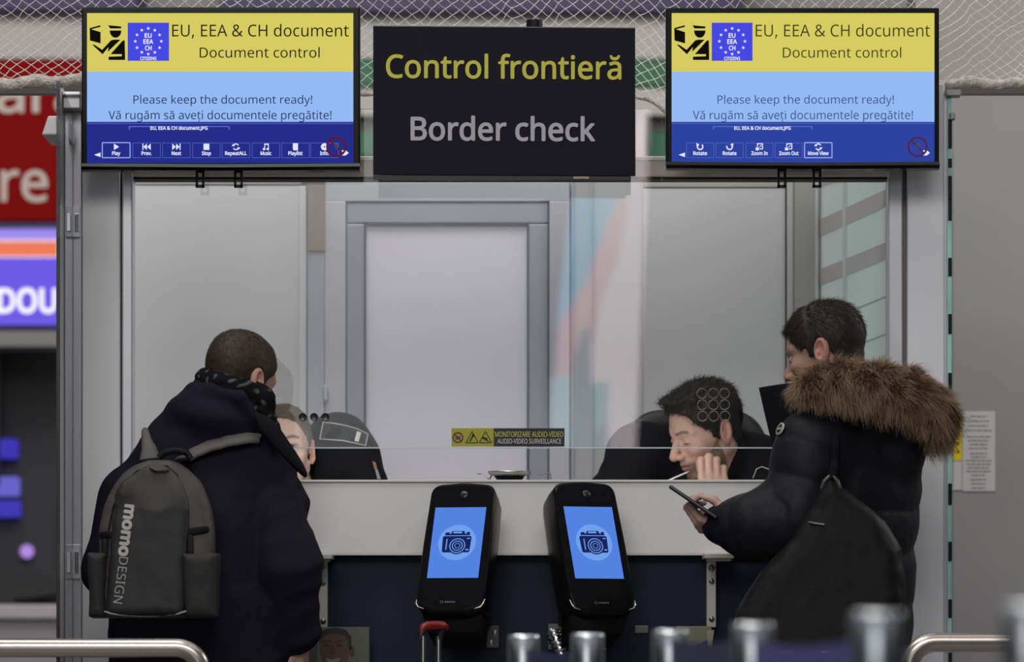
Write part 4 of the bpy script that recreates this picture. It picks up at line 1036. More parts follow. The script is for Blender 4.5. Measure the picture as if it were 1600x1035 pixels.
# ================================================================== HANDRAILS
def handrail(label, xa, xb, ytop, Y, sgn):
    r = 0.0232; zc = P(0, ytop, Y).z - r
    e = P(xb, 0, Y).x; s = P(xa, 0, Y).x; R_ = 0.062
    t = thing('handrail', label, 'handrail', ((e + s) / 2, Y, 0), 'bent steel handrails')
    pts = [Vector((s, Y, 0.0))] + [Vector((s + sgn * R_ * (1 - math.cos(R(a))), Y, zc - R_ + R_ * math.sin(R(a)))) for a in range(0, 91, 10)]
    pts += [Vector((e - sgn * R_ * (1 - math.sin(R(a))), Y, zc - R_ + R_ * math.cos(R(a)))) for a in range(0, 91, 9)] + [Vector((e, Y, 0.0))]
    MB().tube(pts, r, 20).build('rail', M_RAIL, t)
    for x in (s, e): MB().lathe([(0.0235, 0.006), (0.05, 0.006), (0.055, 0.0), (0, 0.0)], (x, Y, 0.001)).build('floor_flange', M_RAIL, t)
    MB().cyl((s, Y, 0.45), (e, Y, 0.45), 0.016).build('lower_bar', M_RAIL, t)
handrail('bent steel handrail in front of the man with the grey backpack', -340, 315, 998, -1.35, 1)
handrail('bent steel handrail reaching past the greenish glass edge', 1930, 1421, 989, -1.5, -1)

# ================================================================== QUEUE BARRIER POSTS (nearest the camera, out of focus)
HP = 0.945
M_POST = mat('post_steel', (0.90, 0.95, 0.97), 0.22, 1.0)
def barrier_post():
    t = thing('queue_post', '', 'queue post', (0, 0, 0), 'steel queue barrier posts')
    MB().lathe([(0.0315, 0.02), (0.0315, HP - 0.075)], (0, 0, 0), 32).build('pole', M_POST, t)
    MB().lathe([(0.0315, HP - 0.074), (0.0318, HP - 0.006), (0.0295, HP - 0.001), (0.0, HP)], (0, 0, 0), 32).build('belt_head', M_POST, t)
    MB().lathe([(0.0, 0.0), (0.155, 0.0), (0.155, 0.012), (0.06, 0.028), (0.0318, 0.04)], (0, 0, 0), 36).build('base', mat('post_base', (0.2, 0.2, 0.21), 0.3, 0.9), t)
    return t
pst = barrier_post()
posts = {}
for i, (k_, px, d, lab) in enumerate([
        ('F', 818, 8.87, 'dim steel queue post in front of the second terminal, nearer the suitcase'),
        ('E', 918, 8.55, 'bright steel queue post straight below the second terminal'),
        ('A', 1047, 7.85, 'blurred steel queue post in front of the beige leaflet board'),
        ('B', 1176, 6.70, 'blurred steel queue post below the hands of the man with the phone'),
        ('C', 1370, 5.42, 'wide blurred steel queue post in front of the black shoulder bag'),
        ('D', 1609, 4.80, 'largest blurred steel queue post, cut by the frame beside the handrail'),
        ('G', 1292, 9.7, 'small blurred queue post showing low through the violet belt, nearer the bright wide post'),
        ('H', 1226, 10.0, 'small blurred queue post showing low through the violet belt, farther from the wide post')]):
    t = pst if i == 0 else copy_tree(pst)
    t['label'] = lab
    x = (px - 800) * d / FPX; t.location = (x, d - CAMD, 0); ORG[t] = Vector(t.location)
    if k_ in 'GH': t.location.z = -0.0; t.scale = (0.62, 0.62, 0.972)
    posts[k_] = t.location.copy()
def belt(a, b, label, m, z1=HP - 0.008, hgt=0.05):
    pa, pb = posts[a], posts[b]; d = (pb - pa).normalized(); p0 = pa + d * 0.034; p1 = pb - d * 0.034
    n = Vector((-d.y, d.x, 0)) * 0.001; vs = []; N = 10
    for i in range(N + 1):
        q = p0.lerp(p1, i / N); sag = 0.010 * math.sin(math.pi * i / N)
        for zz in (z1 - sag, z1 - hgt - sag):
            vs += [Vector((q.x, q.y, zz)) - n, Vector((q.x, q.y, zz)) + n]
    fs = []
    for i in range(N):
        o = i * 4; fs += [(o, o + 4, o + 6, o + 2), (o + 1, o + 3, o + 7, o + 5), (o, o + 1, o + 5, o + 4), (o + 2, o + 6, o + 7, o + 3)]
    mb = MB(); mb.add(vs, fs); tag(mb.build('barrier_belt', m), label, 'barrier belt', 'retractable barrier belts')
M_BELT = mat('belt_violet', (0.085, 0.08, 0.30), 0.7); M_BELTD = mat('belt_navy', (0.03, 0.03, 0.10), 0.7)
belt('B', 'C', 'violet blue barrier belt stretched to the wide blurred post', M_BELT, HP - 0.030, 0.05)
belt('A', 'B', 'dark navy barrier belt between the posts by the leaflet board', M_BELTD, HP - 0.018, 0.05)
belt('F', 'E', 'dark barrier belt between the two posts below the second terminal', M_BELTD, HP - 0.03, 0.04)
# ================================================================== PEOPLE
M_SKIN = mat('skin', (0.5, 0.33, 0.26), 0.5, vcol=True, sss=0.12, noise=(90, 0.06), spec=0.35)
M_HAIR = mat('hair', (0.02, 0.015, 0.012), 0.55, vcol=True, spec=0.3)
M_FUR = mat('fur', (0.1, 0.06, 0.03), 0.75, vcol=True, spec=0.15)
def rotm(yaw, pitch=0, roll=0):
    return np.array(Matrix.Rotation(R(yaw), 3, 'Z') @ Matrix.Rotation(R(pitch), 3, 'Y') @ Matrix.Rotation(R(roll), 3, 'X'))
def sstep(x, a, b):
    t = np.clip((x - a) / (b - a), 0, 1); return t * t * (3 - 2 * t)
NECK = [np.array((-0.062, 0, -0.215))]                # where the neck ends, in the head's own axes; set for each person
def neck_to(hc, hr, sc, world): NECK[0] = ((np.array(world) - hc) @ hr) / sc
def skull(p, neck=True, jaww=1.0):
    d = smin(ell(p, (-0.008, 0, 0.033), (0.099, 0.077, 0.087)), ell(p, (0.033, 0, -0.035), (0.057, 0.058 * jaww, 0.085)), 0.03)
    for s in (-1, 1):
        d = smin(d, cone(p, (-0.014, s * 0.050 * jaww, -0.050), (0.060, s * 0.017, -0.098), 0.018, 0.015), 0.02)
    d = smin(d, ell(p, (0.074, 0, -0.099), (0.019, 0.021, 0.015)), 0.015)
    if neck: d = smin(d, cone(p, (-0.028, 0, -0.05), NECK[0], 0.054, 0.060), 0.03)
    return d
def head_f(p, nose=1.0, jaww=1.0):
    q = p.copy(); q[:, 1] = np.abs(q[:, 1])            # both halves alike
    d = skull(p, True, jaww)
    d = smin(d, cone(q, (0.083, 0.012, 0.022), (0.066, 0.046, 0.024), 0.011, 0.010), 0.016)      # brow ridge
    d = smin(d, ell(q, (0.060, 0.043, -0.022), (0.026, 0.022, 0.018)), 0.02)                     # cheekbone
    d = smax(d, -ell(q, (0.098, 0.033, 0.001), (0.018, 0.018, 0.011)), 0.014)                    # eye socket
    d = smin(d, ell(q, (0.0765, 0.0325, 0.0), (0.0128, 0.0135, 0.0118)), 0.004)                  # lidded eye
    d = smax(d, -cone(q, (0.090, 0.021, -0.0052), (0.083, 0.045, -0.0055), 0.0012, 0.0012), 0.002)
    n = cone(q, (0.088, 0, 0.010), (0.108 + 0.006 * nose, 0, -0.032), 0.0085, 0.0120)
    n = smin(n, ell(q, (0.099, 0.0125, -0.037), (0.013, 0.0085, 0.0085)), 0.008)
    n = smax(n, -ell(q, (0.104, 0.006, -0.0465), (0.006, 0.004, 0.004)), 0.003)
    d = smin(d, n, 0.010)
    d = smin(d, ell(q, (0.074, 0, -0.064), (0.022, 0.030, 0.022)), 0.015)                        # muzzle
    d = smin(d, cone(q, (0.0965, 0, -0.0585), (0.082, 0.022, -0.0635), 0.0058, 0.0040), 0.006)   # lips
    d = smin(d, cone(q, (0.0945, 0, -0.0705), (0.081, 0.020, -0.0665), 0.0068, 0.0045), 0.006)
    d = smax(d, -cone(q, (0.104, 0, -0.0640), (0.083, 0.026, -0.0650), 0.0014, 0.0014), 0.003)
    ax = np.array([[0.90, -0.30, -0.22], [0.28, 0.95, 0.0], [0.22, -0.05, 0.97]]); ax = np.linalg.qr(ax)[0]; ax = ax * np.sign(np.diag(ax))
    ec = np.array((-0.014, 0.0795, -0.006))
    e = ell(q, ec, (0.0195, 0.0095, 0.0325), ax)
    e = smin(e, ell(q, ec + np.array((0.004, -0.003, -0.026)), (0.010, 0.006, 0.012), ax), 0.006)
    e = smax(e, -ell(q, ec + np.array((0.0035, 0.0100, 0.003)), (0.0130, 0.0120, 0.0235), ax), 0.003)
    e = smin(e, ell(q, ec + np.array((0.010, -0.001, -0.004)), (0.005, 0.006, 0.008), ax), 0.005)
    return smin(d, e, 0.006)
def head_tone(p, skin, hairc, beard=0.0, lip=(0.36, 0.16, 0.14), ear=(0.50, 0.22, 0.18), open_eye=False, stub=(0.20, 0.15, 0.12)):
    C = np.tile(np.array(skin), (len(p), 1)); x, y, z = p[:, 0], np.abs(p[:, 1]), p[:, 2]
    def mix(c, wgt): C[:] = C * (1 - wgt[:, None]) + np.array(c) * wgt[:, None]
    mix(np.array(skin) * (1.0, 0.82, 0.80), 0.55 * np.exp(-(((x - 0.075) / 0.03) ** 2 + ((y - 0.04) / 0.02) ** 2 + ((z + 0.03) / 0.02) ** 2)))
    mix(np.array(skin) * (1.02, 0.80, 0.76), 0.6 * np.exp(-(((x - 0.11) / 0.012) ** 2 + (y / 0.014) ** 2 + ((z + 0.034) / 0.014) ** 2)))
    mix(ear, 0.6 * sstep(y, 0.072, 0.080) * (x > -0.06) * (x < 0.03))
    line_ = np.interp(x, [-0.09, -0.02, 0.01, 0.035, 0.06, 0.08, 0.12], [-0.2, -0.2, -0.012, -0.040, -0.050, -0.052, -0.050])
    nz = 0.8 + 0.3 * vnoise(p, 420.0, 3.3)
    mix(stub, beard * nz * sstep(line_ - z, -0.004, 0.010) * sstep(x, -0.02, 0.005) * (z > -0.125) * (1 - 0.9 * np.exp(-((z + 0.064) / 0.009) ** 4) * (y < 0.024)))
    mix(lip, 0.85 * np.exp(-((z + 0.0645) / 0.0085) ** 4) * (y < 0.024) * (x > 0.076))
    mix(np.array(lip) * 0.3, np.exp(-((z + 0.0643) / 0.0018) ** 2) * (y < 0.025) * (x > 0.076))
    bz = 0.0235 + 0.004 * np.exp(-((y - 0.034) / 0.012) ** 2)
    mix(np.array(hairc) * 1.5, 0.72 * np.exp(-((z - bz) / 0.0046) ** 4) * sstep(y, 0.010, 0.016) * sstep(0.056 - y, 0.0, 0.010) * (x > 0.04))
    if open_eye:
        ey = np.exp(-(((y - 0.0325) / 0.0125) ** 4 + ((z + 0.001) / 0.0046) ** 4)) * (x > 0.06)
        mix((0.34, 0.32, 0.31), ey)
        mix((0.03, 0.03, 0.035), np.exp(-(((y - 0.0315) / 0.0052) ** 4 + ((z - 0.0002) / 0.0055) ** 4)) * (x > 0.06))
        mix((0.06, 0.04, 0.035), 0.8 * np.exp(-(((y - 0.0325) / 0.0135) ** 4 + ((z - 0.0048) / 0.0015) ** 2)) * (x > 0.06))
    else:
        mix((0.045, 0.03, 0.026), 0.9 * np.exp(-(((y - 0.0330) / 0.0130) ** 6 + ((z + 0.0048) / 0.0022) ** 2)) * (x > 0.06))
    mix(np.array(skin) * 0.62, 0.5 * np.exp(-(((y - 0.0325) / 0.016) ** 2 + ((z + 0.011) / 0.005) ** 2)) * (x > 0.06))
    mix(np.array(skin) * (0.35, 0.25, 0.22), np.exp(-(((y - 0.006) / 0.004) ** 2 + ((z + 0.046) / 0.003) ** 2)) * (x > 0.095))
    return np.clip(C, 0.002, 1)
HAIRLINE = [(-0.12, -0.080), (-0.085, -0.076), (-0.062, -0.066), (-0.042, -0.046), (-0.030, -0.006), (-0.014, 0.030), (-0.002, 0.020), (0.006, -0.014), (0.020, -0.014), (0.026, 0.014), (0.040, 0.026), (0.055, 0.045), (0.066, 0.070), (0.080, 0.084), (0.11, 0.088)]
def hair_f(p, t_side, t_top, quiff=0.0, nz=0.0025, line_=HAIRLINE):
    x, z = p[:, 0], p[:, 2]
    zl = np.interp(x, [a for a, b in line_], [b for a, b in line_])
    t = t_side + (t_top - t_side) * sstep(z, 0.035, 0.105)
    d = skull(p) - t
    if quiff: d = smin(d, ell(p, (0.062, 0, 0.108), (0.045, 0.055, 0.022 * quiff + 0.002)), 0.025)
    d = d + nz * vnoise(p, 70.0) + nz * 0.6 * vnoise(p, 180.0, 5.0)
    d = smax(d, x - 0.097, 0.012)
    return smax(d, (zl - z) * 0.8 + 0.004 * vnoise(p, 120.0, 7.7), 0.004)
def hand_f(p, W, fdir, dors, thumb_sign, curls, thumb=None, spread=1.0, scale=1.0):
    """a hand: wrist W, finger direction, back-of-hand direction, thumb_sign +1/-1, three bend angles for each of four fingers"""
    X = np.array(fdir, float); X /= np.linalg.norm(X); Z = np.array(dors, float); Z -= X * (Z @ X); Z /= np.linalg.norm(Z); Y = np.cross(Z, X) * thumb_sign
    q = (p - np.array(W)) / scale; q = np.stack([q @ X, q @ Y, q @ Z], 1)
    ys = np.array([0.031, 0.0105, -0.010, -0.029]) * spread; bx = [0.090, 0.095, 0.090, 0.080]
    ln = [(0.044, 0.026, 0.021), (0.048, 0.030, 0.022), (0.044, 0.028, 0.021), (0.034, 0.021, 0.019)]; rs = [0.0098, 0.0100, 0.0095, 0.0084]
    palm = None
    for i in range(4):
        e = cone(q, (0.004, ys[i] * 0.62, 0.0), (bx[i], ys[i], 0.0), 0.0150, 0.0115); palm = e if palm is None else smin(palm, e, 0.012)
    palm = smin(palm, ell(q, (0.038, 0.024, -0.010), (0.034, 0.018, 0.014)), 0.012)
    palm = smin(palm, cone(q, (-0.07, 0, 0), (0.004, 0, 0), 0.027, 0.025), 0.02)
    d = palm
    for i in range(4):
        a = 0; pt_ = np.array((bx[i], ys[i], 0.0)); pts = [pt_]
        for k in range(3):
            a += R(curls[i][k]); pt_ = pt_ + np.array((math.cos(a), 0.02 * (ys[i] > 0) * 0, -math.sin(a))) * ln[i][k]; pts.append(pt_)
        r = rs[i]; f = chain(q, pts, [r * 1.08, r * 1.02, r * 0.92, r * 0.78], 0.004)
        for kn in (1, 2): f = smin(f, np.linalg.norm(q - pts[kn], axis=1) - r * 1.06, 0.004)
        d = smin(d, f, 0.0028)
    th = thumb or [(0.022, 0.026, -0.010), (0.052, 0.054, -0.022), (0.080, 0.064, -0.030), (0.104, 0.066, -0.032)]
    d = smin(d, chain(q, th, [0.016, 0.0125, 0.0108, 0.0085], 0.006), 0.007)
    return d * scale
def cat(parts):
    V, F, C, n = [], [], [], 0
    for v, f, c in parts:
        V.append(v); F.append(f + n); C.append(c); n += len(v)
    return np.concatenate(V), np.concatenate(F), np.concatenate(C)
def np3(v): return np.array(v[:])
def box_of(pts, pad):
    a = np.array([np3(Vector(q)) for q in pts]); return a.min(0) - pad, a.max(0) + pad
def build_head(hc, hr, sc, **kw):
    """head mesh in the room: local mesh, rotated by hr, scaled by sc and set at hc"""
    tone = {k: kw.pop(k) for k in list(kw) if k in ('skin', 'hairc', 'beard', 'ear', 'open_eye', 'lip', 'stub')}
    V, F = nets(lambda p: head_f(p, **kw), (-0.135, -0.105, -0.215), (0.135, 0.105, 0.135), 0.0021)
    return (V * sc) @ hr.T + hc, F, head_tone(V, **tone)
def build_hair(name, parent, hc, hr, sc, color, n_str, length, t_side, t_top, quiff=0.0, nz=0.0025, line_=HAIRLINE, seed=1, flow=None, side_col=None, lift=0.25, rad=0.00055):
    V, F = nets(lambda p: hair_f(p, t_side, t_top, quiff, nz, line_), (-0.135, -0.1, -0.1), (0.135, 0.1, 0.165), 0.0030)
    N = normals_of(V, F); rr = np.random.RandomState(seed)
    base = np.array(color)
    def tone(Q):
        c = np.tile(base, (len(Q), 1))
        if side_col is not None:
            wgt = sstep(0.055 - Q[:, 2], -0.03, 0.03)[:, None]; c = c * (1 - wgt) + np.array(side_col) * wgt
        return c
    C = tone(V) * (1 + 0.25 * vnoise(V, 90.0)[:, None])
    i = rr.randint(0, len(V), n_str); p0, n0 = V[i], N[i]
    fl = np.zeros_like(p0)
    if flow is None:                                  # short hair: back over the crown, down at the sides and nape
        fl[:, 0] = -1.0; fl[:, 2] = -0.2 - 1.6 * sstep(0.06 - p0[:, 2], -0.04, 0.08); fl[:, 1] = 0.25 * np.sign(p0[:, 1])
    else: fl = flow(p0)
    fl = fl - n0 * (fl * n0).sum(1, keepdims=True) + 0.25 * rr.randn(len(p0), 3)
    fl /= np.linalg.norm(fl, axis=1, keepdims=True) + 1e-9
    d0 = n0 * lift + fl; d0 /= np.linalg.norm(d0, axis=1, keepdims=True)
    d1 = fl * 1.0 + np.array([0, 0, -0.15]); ln = length * (0.55 + 0.7 * rr.rand(len(p0))) * (0.45 + 0.55 * sstep(p0[:, 2], -0.03, 0.08))
    sv, sf, k = strands(p0 - n0 * 0.001, d0, d1, ln, rad)
    sc_ = np.repeat(tone(p0) * (0.6 + 0.95 * rr.rand(len(p0), 1)), k, axis=0)
    Va, Fa, Ca = cat([(V, F, C), (sv, sf, sc_)])
    me = mesh_np(name, (Va * sc) @ hr.T + hc, Fa); paint(me, np.clip(Ca, 0.001, 1))
    return link_mesh(name, me, M_HAIR, parent)
def skin_of(n, c): return np.tile(np.array(c), (n, 1))
def limb(f, pts, pad, h, c):
    lo, hi = box_of(pts, pad); V, F = nets(f, lo, hi, h); return V, F, skin_of(len(V), c)
def person(label, base, parts):
    V, F, C = cat(parts)
    me = mesh_np('person', V, F); paint(me, C)
    o = link_mesh('person', me, M_SKIN, None, base)
    return tag(o, label, 'person')
def shoe(parent, x, y, yaw, z0=0.0):
    M_ = rotm(yaw); c = np.array((x, y, z0))
    def f(p):
        q = (p - c) @ M_
        d = smin(ell(q, (0.06, 0, 0.04), (0.12, 0.047, 0.045)), ell(q, (-0.05, 0, 0.055), (0.055, 0.04, 0.06)), 0.05)
        return smax(d, 0.0 - q[:, 2], 0.004)
    sdf_obj('shoe', f, c + (-0.22, -0.22, -0.01), c + (0.22, 0.22, 0.14), 0.008, mat('shoe_black', (0.012, 0.012, 0.012), 0.4), parent)
def wrinkle(p, a=0.004, sx=(9, 9, 5), off=0.0):
    q = p * np.array(sx); return a * vnoise(q, 1.0, off) + a * 0.5 * vnoise(q, 2.7, off + 4) + a * 0.22 * vnoise(q, 7.0, off + 9)

def plate(name, pts, th, m, parent):
    """cloth flap through a grid of points (rows of equal length)"""
    nr, nc = len(pts), len(pts[0]); vs = [Vector(q) for r in pts for q in r]
    fs = [(r * nc + c, r * nc + c + 1, (r + 1) * nc + c + 1, (r + 1) * nc + c) for r in range(nr - 1) for c in range(nc - 1)]
    mb = MB(); mb.add(vs, fs, True); o = mb.build(name, m, parent)
    s = o.modifiers.new('thickness', 'SOLIDIFY'); s.thickness = th; s.offset = 0
    u = o.modifiers.new('smooth', 'SUBSURF'); u.levels = 1; u.render_levels = 2
    u.subdivision_type = 'CATMULL_CLARK'
    return o
M_COL = mat('collar_black', (0.0055, 0.0055, 0.0075), 0.7, spec=0.1)

# ------------------------------------------------------------------ the man with the grey backpack (seen from behind)
YL = -0.46
pl = lambda x, y, dy=0.0: np3(P(x, y, YL + dy))
lm_base = Vector((P(315, 0, YL).x, YL, 0))
hL = rotm(50, 20, 4); cL = pl(374, 594, 0.0); neck_to(cL, hL, 1.03, pl(352, 690, 0.02))
hands = []
WL = pl(470, 1004, 0.0)
fh = lambda p: hand_f(p, WL, (0.02, 0.15, -1), (1, -0.25, 0), -1, [(18, 22, 15)] * 4)
W2 = pl(265, 925, 0.13)
fh2 = lambda p: hand_f(p, W2, (1, 0.3, 0.15), (-0.1, 0.6, 0.6), 1, [(15, 20, 15)] * 4)
SK_L = (0.42, 0.25, 0.19)
torso = lambda p: smin(smin(ell(p, pl(320, 840), (0.17, 0.11, 0.30)), ell(p, pl(318, 1050), (0.16, 0.11, 0.22)), 0.08),
                       chain(p, [pl(225, 765), pl(340, 715), pl(425, 770)], [0.05, 0.07, 0.05], 0.05), 0.06)
legs = lambda p: np.minimum(chain(p, [lm_base + Vector((-0.09, 0, 0.85)), lm_base + Vector((-0.10, 0.01, 0.48)), lm_base + Vector((-0.11, 0, 0.06))], [0.08, 0.055, 0.04]),
                            chain(p, [lm_base + Vector((0.09, 0, 0.85)), lm_base + Vector((0.10, 0.01, 0.48)), lm_base + Vector((0.11, 0, 0.06))], [0.08, 0.055, 0.04]))
armsL = lambda p: np.minimum(chain(p, [pl(205, 770), pl(178, 895, 0.02), pl(222, 925, 0.13), W2], [0.05, 0.04, 0.034, 0.026]), chain(p, [pl(435, 775), pl(450, 900, 0.0), WL], [0.05, 0.04, 0.026]))
nk = lambda p: cone(p, cL + np.array((0, 0, -0.08)), pl(340, 700), 0.055, 0.065)
bodyf = lambda p: smin(smin(smin(torso(p), armsL(p), 0.04), legs(p), 0.05), nk(p), 0.03)
V, F = nets(bodyf, (lm_base.x - 0.36, YL - 0.25, 0.0), (lm_base.x + 0.36, YL + 0.45, 1.66), 0.013)
parts = [build_head(cL, hL, 1.03, skin=SK_L, hairc=(0.03, 0.02, 0.014), ear=(0.46, 0.22, 0.16)), (V, F, skin_of(len(V), SK_L)), limb(fh, [WL], 0.21, 0.0045, SK_L), limb(fh2, [W2], 0.21, 0.0045, SK_L)]
lm = person('standing man seen from behind in a navy coat with a checked scarf', lm_base, parts)
build_hair('hair', lm, cL, hL, 1.03, (0.034, 0.0205, 0.0135), 9000, 0.008, 0.0035, 0.0075, nz=0.0012, seed=2, lift=0.5, rad=0.0005)
M_COAT = mat('coat_navy', (0.0105, 0.0095, 0.0195), 0.8, bump=(260, 0.25, 0.002), spec=0.1)
def coat_f(p):
    d = smin(ell(p, pl(318, 835), (0.225, 0.155, 0.27)), ell(p, pl(312, 985), (0.225, 0.155, 0.30)), 0.10)
    d = smin(d, ecyl(p, pl(312, 1000), 0.225, 0.150, 0.70, 1.05, k=0.03), 0.06)
    d = smin(d, chain(p, [pl(222, 762), pl(285, 705), pl(345, 668), pl(386, 724), pl(432, 788)], [0.082, 0.092, 0.102, 0.086, 0.078], 0.06), 0.07)
    armL = chain(p, [pl(205, 780), pl(181, 893, 0.02), pl(222, 925, 0.13), W2], [0.092, 0.080, 0.068, 0.05], 0.04)
    armR = chain(p, [pl(420, 795, -0.03), pl(447, 885, -0.075), pl(463, 985, -0.02)], [0.086, 0.080, 0.064], 0.04)
    d = smin(d, armL, 0.02); d = smin(d, armR, 0.006)
    d = smin(d, ell(p, pl(333, 655, -0.03), (0.118, 0.115, 0.065), np.array(Matrix.Rotation(R(12), 3, 'Y'))), 0.025)
    d = smin(d, ell(p, pl(345, 622, -0.005), (0.088, 0.092, 0.040), np.array(Matrix.Rotation(R(14), 3, 'Y'))), 0.03)
    d = smin(d, cone(p, pl(396, 662, -0.02), pl(452, 730, 0.02), 0.030, 0.020), 0.02)
    d = smin(d, chain(p, [pl(268, 668, -0.07), pl(288, 634, -0.085), pl(330, 612, -0.09), pl(375, 622, -0.10), pl(398, 656, -0.085), pl(424, 704, -0.06)], [0.016, 0.020, 0.021, 0.021, 0.020, 0.016], 0.01), 0.016)
    d = smax(d, -cone(p, pl(367, 560, 0.02), pl(352, 645, 0.01), 0.085, 0.066), 0.012)
    d = d + wrinkle(p, 0.0075, (9, 9, 5))
    fold = np.abs(np.sin((p[:, 2] - 0.5 * p[:, 0]) * 42 + 2.2 * vnoise(p, 6.0)))
    return d - 0.0045 * (1 - fold) * sstep(p[:, 0], pl(400, 0)[0], pl(440, 0)[0])
coat = sdf_obj('coat', coat_f, (lm_base.x - 0.36, YL - 0.26, 0.66), (lm_base.x + 0.36, YL + 0.42, 1.68), 0.0062, M_COAT, lm)
tro_f = lambda p: smax(smin(smin(legs(p), torso(p), 0.05) - 0.024, ell(p, lm_base + Vector((0, 0, 0.85)), (0.19, 0.125, 0.16)), 0.05), np.maximum(0.05 - p[:, 2], p[:, 2] - 0.95), 0.01) + wrinkle(p, 0.003)
sdf_obj('trousers', tro_f, (lm_base.x - 0.26, YL - 0.2, 0.02), (lm_base.x + 0.26, YL + 0.22, 0.98), 0.012, mat('trousers_black', (0.012, 0.012, 0.014), 0.8), lm)
for s in (-1, 1): shoe(lm, lm_base.x + s * 0.11, YL + 0.02, 90)
# checked scarf wound round the neck
M_SCARF = bpy.data.materials.new('scarf_check'); M_SCARF.use_nodes = True
nt = M_SCARF.node_tree; b = nt.nodes['Principled BSDF']; b.inputs['Roughness'].default_value = 0.9; b.inputs['Specular IOR Level'].default_value = 0.1
tc = nt.nodes.new('ShaderNodeTexCoord'); mp = nt.nodes.new('ShaderNodeMapping'); mp.inputs['Rotation'].default_value = (0.3, 0.5, 0.9); nt.links.new(tc.outputs['Object'], mp.inputs[0])
wv = [nt.nodes.new('ShaderNodeTexWave') for _ in range(2)]
for q, ax in zip(wv, ('X', 'Z')):
    q.bands_direction = ax; q.inputs['Scale'].default_value = 11; q.inputs['Distortion'].default_value = 7.0; q.inputs['Detail'].default_value = 1; nt.links.new(mp.outputs[0], q.inputs['Vector'])
ad = nt.nodes.new('ShaderNodeMath'); ad.operation = 'MULTIPLY'; nt.links.new(wv[0].outputs['Fac'], ad.inputs[0]); nt.links.new(wv[1].outputs['Fac'], ad.inputs[1])
cr = nt.nodes.new('ShaderNodeValToRGB'); cr.color_ramp.elements[0].position = 0.5; cr.color_ramp.elements[0].color = (0.006, 0.0065, 0.008, 1); cr.color_ramp.elements[1].position = 1.0; cr.color_ramp.elements[1].color = (0.085, 0.09, 0.095, 1)
nt.links.new(ad.outputs[0], cr.inputs[0]); nt.links.new(cr.outputs[0], b.inputs['Base Color'])
def scarf_f(p):
    ring_ = []
    Mx = np.array(Matrix.Rotation(R(16), 3, 'Y'))
    q = (p - pl(363, 606, 0.0)) @ Mx
    rad = np.sqrt((q[:, 0] / 0.078) ** 2 + (q[:, 1] / 0.082) ** 2) - 1
    d = np.sqrt((rad * 0.078) ** 2 + (q[:, 2] * 0.85) ** 2) - 0.024
    q2 = (p - pl(360, 622, 0.0)) @ Mx; rad2 = np.sqrt((q2[:, 0] / 0.086) ** 2 + (q2[:, 1] / 0.088) ** 2) - 1
    d = smin(d, np.sqrt((rad2 * 0.086) ** 2 + (q2[:, 2]) ** 2) - 0.018, 0.01)
    d = smin(d, chain(p, [pl(392, 604, -0.06), pl(412, 625, -0.055), pl(421, 655, -0.03)], [0.024, 0.028, 0.022], 0.02), 0.014)
    d = smin(d, chain(p, [pl(411, 640, -0.07), pl(430, 672, -0.05), pl(444, 700, -0.02)], [0.016, 0.014, 0.010], 0.02), 0.01)
    return d + 0.0045 * vnoise(p * np.array((30, 30, 60)), 1.0) + 0.002 * vnoise(p, 110.0)
sdf_obj('scarf', scarf_f, pl(290, 720, -0.18), pl(470, 570, 0.18), 0.0038, M_SCARF, lm)

# turned-out lapel on his far shoulder
lp = lambda x, y, dy: P(x, y, YL + dy)
plate('lapel', [[lp(392, 640, -0.125), lp(408, 645, -0.12), lp(424, 656, -0.10), lp(428, 660, -0.09)],
                [lp(400, 664, -0.135), lp(418, 672, -0.13), lp(438, 682, -0.105), lp(447, 688, -0.09)],
                [lp(416, 688, -0.13), lp(436, 698, -0.12), lp(456, 708, -0.095), lp(466, 714, -0.08)],
                [lp(440, 712, -0.115), lp(458, 724, -0.10), lp(472, 734, -0.085), lp(480, 739, -0.07)],
                [lp(458, 730, -0.10), lp(468, 739, -0.09), lp(474, 746, -0.08), lp(479, 748, -0.07)]], 0.016, M_COL, lm)

# ------------------------------------------------------------------ grey backpack
tree = bvh(coat)
t = thing('backpack', 'grey backpack with side pockets worn by the man in the navy coat', 'backpack', (P(245, 0, -0.74).x, -0.74, P(0, 968, -0.74).z))
YBk = -0.74; bp_ = lambda x, y, Y=YBk: np3(P(x, y, Y)); sB = S(YBk)
def arch2(p, x0, x1, ytop, ybot, ymid, skew=0.0):
    """signed distance to an arch standing in the x-z plane"""
    z = p[:, 2]; zt, zb, zm = bp_(0, ytop)[2], bp_(0, ybot)[2], bp_(0, ymid)[2]
    xa, xb = bp_(x0, 0)[0], bp_(x1, 0)[0]; cx = (xa + xb) / 2 + skew * sB * np.clip((z - zb) / (zt - zb), 0, 1); hw = (xb - xa) / 2
    q = np.abs(p[:, 0] - cx)
    t_ = np.clip((z - zm) / (zt - zm), 0, 1)
    w_ = hw * np.sqrt(np.clip(1 - t_ ** 2.3, 0, 1))
    return np.maximum((q - np.maximum(w_, 0.0)) * 0.75, np.maximum(zb - z, (z - zt)))
def pack_f(p):
    d2 = arch2(p, 153, 332, 716, 966, 850, 4)
    z = p[:, 2]; zt, zb = bp_(0, 716)[2], bp_(0, 966)[2]; t_ = np.clip((z - zb) / (zt - zb), 0, 1)
    yc, hy = YBk + 0.045 * t_, 0.085 - 0.040 * t_
    d = smax(d2, np.abs(p[:, 1] - yc) - hy, 0.045)
    return d + wrinkle(p, 0.0022, (16, 16, 12), 2.0)
M_BAG = mat('bag_grey', (0.060, 0.052, 0.051), 0.6, spec=0.3, bump=(420, 0.3, 0.0015), noise=(12, 0.12))
M_BAGP = mat('bag_panel', (0.033, 0.033, 0.033), 0.6, vcol=True, spec=0.25, bump=(420, 0.25, 0.0015), noise=(10, 0.1))
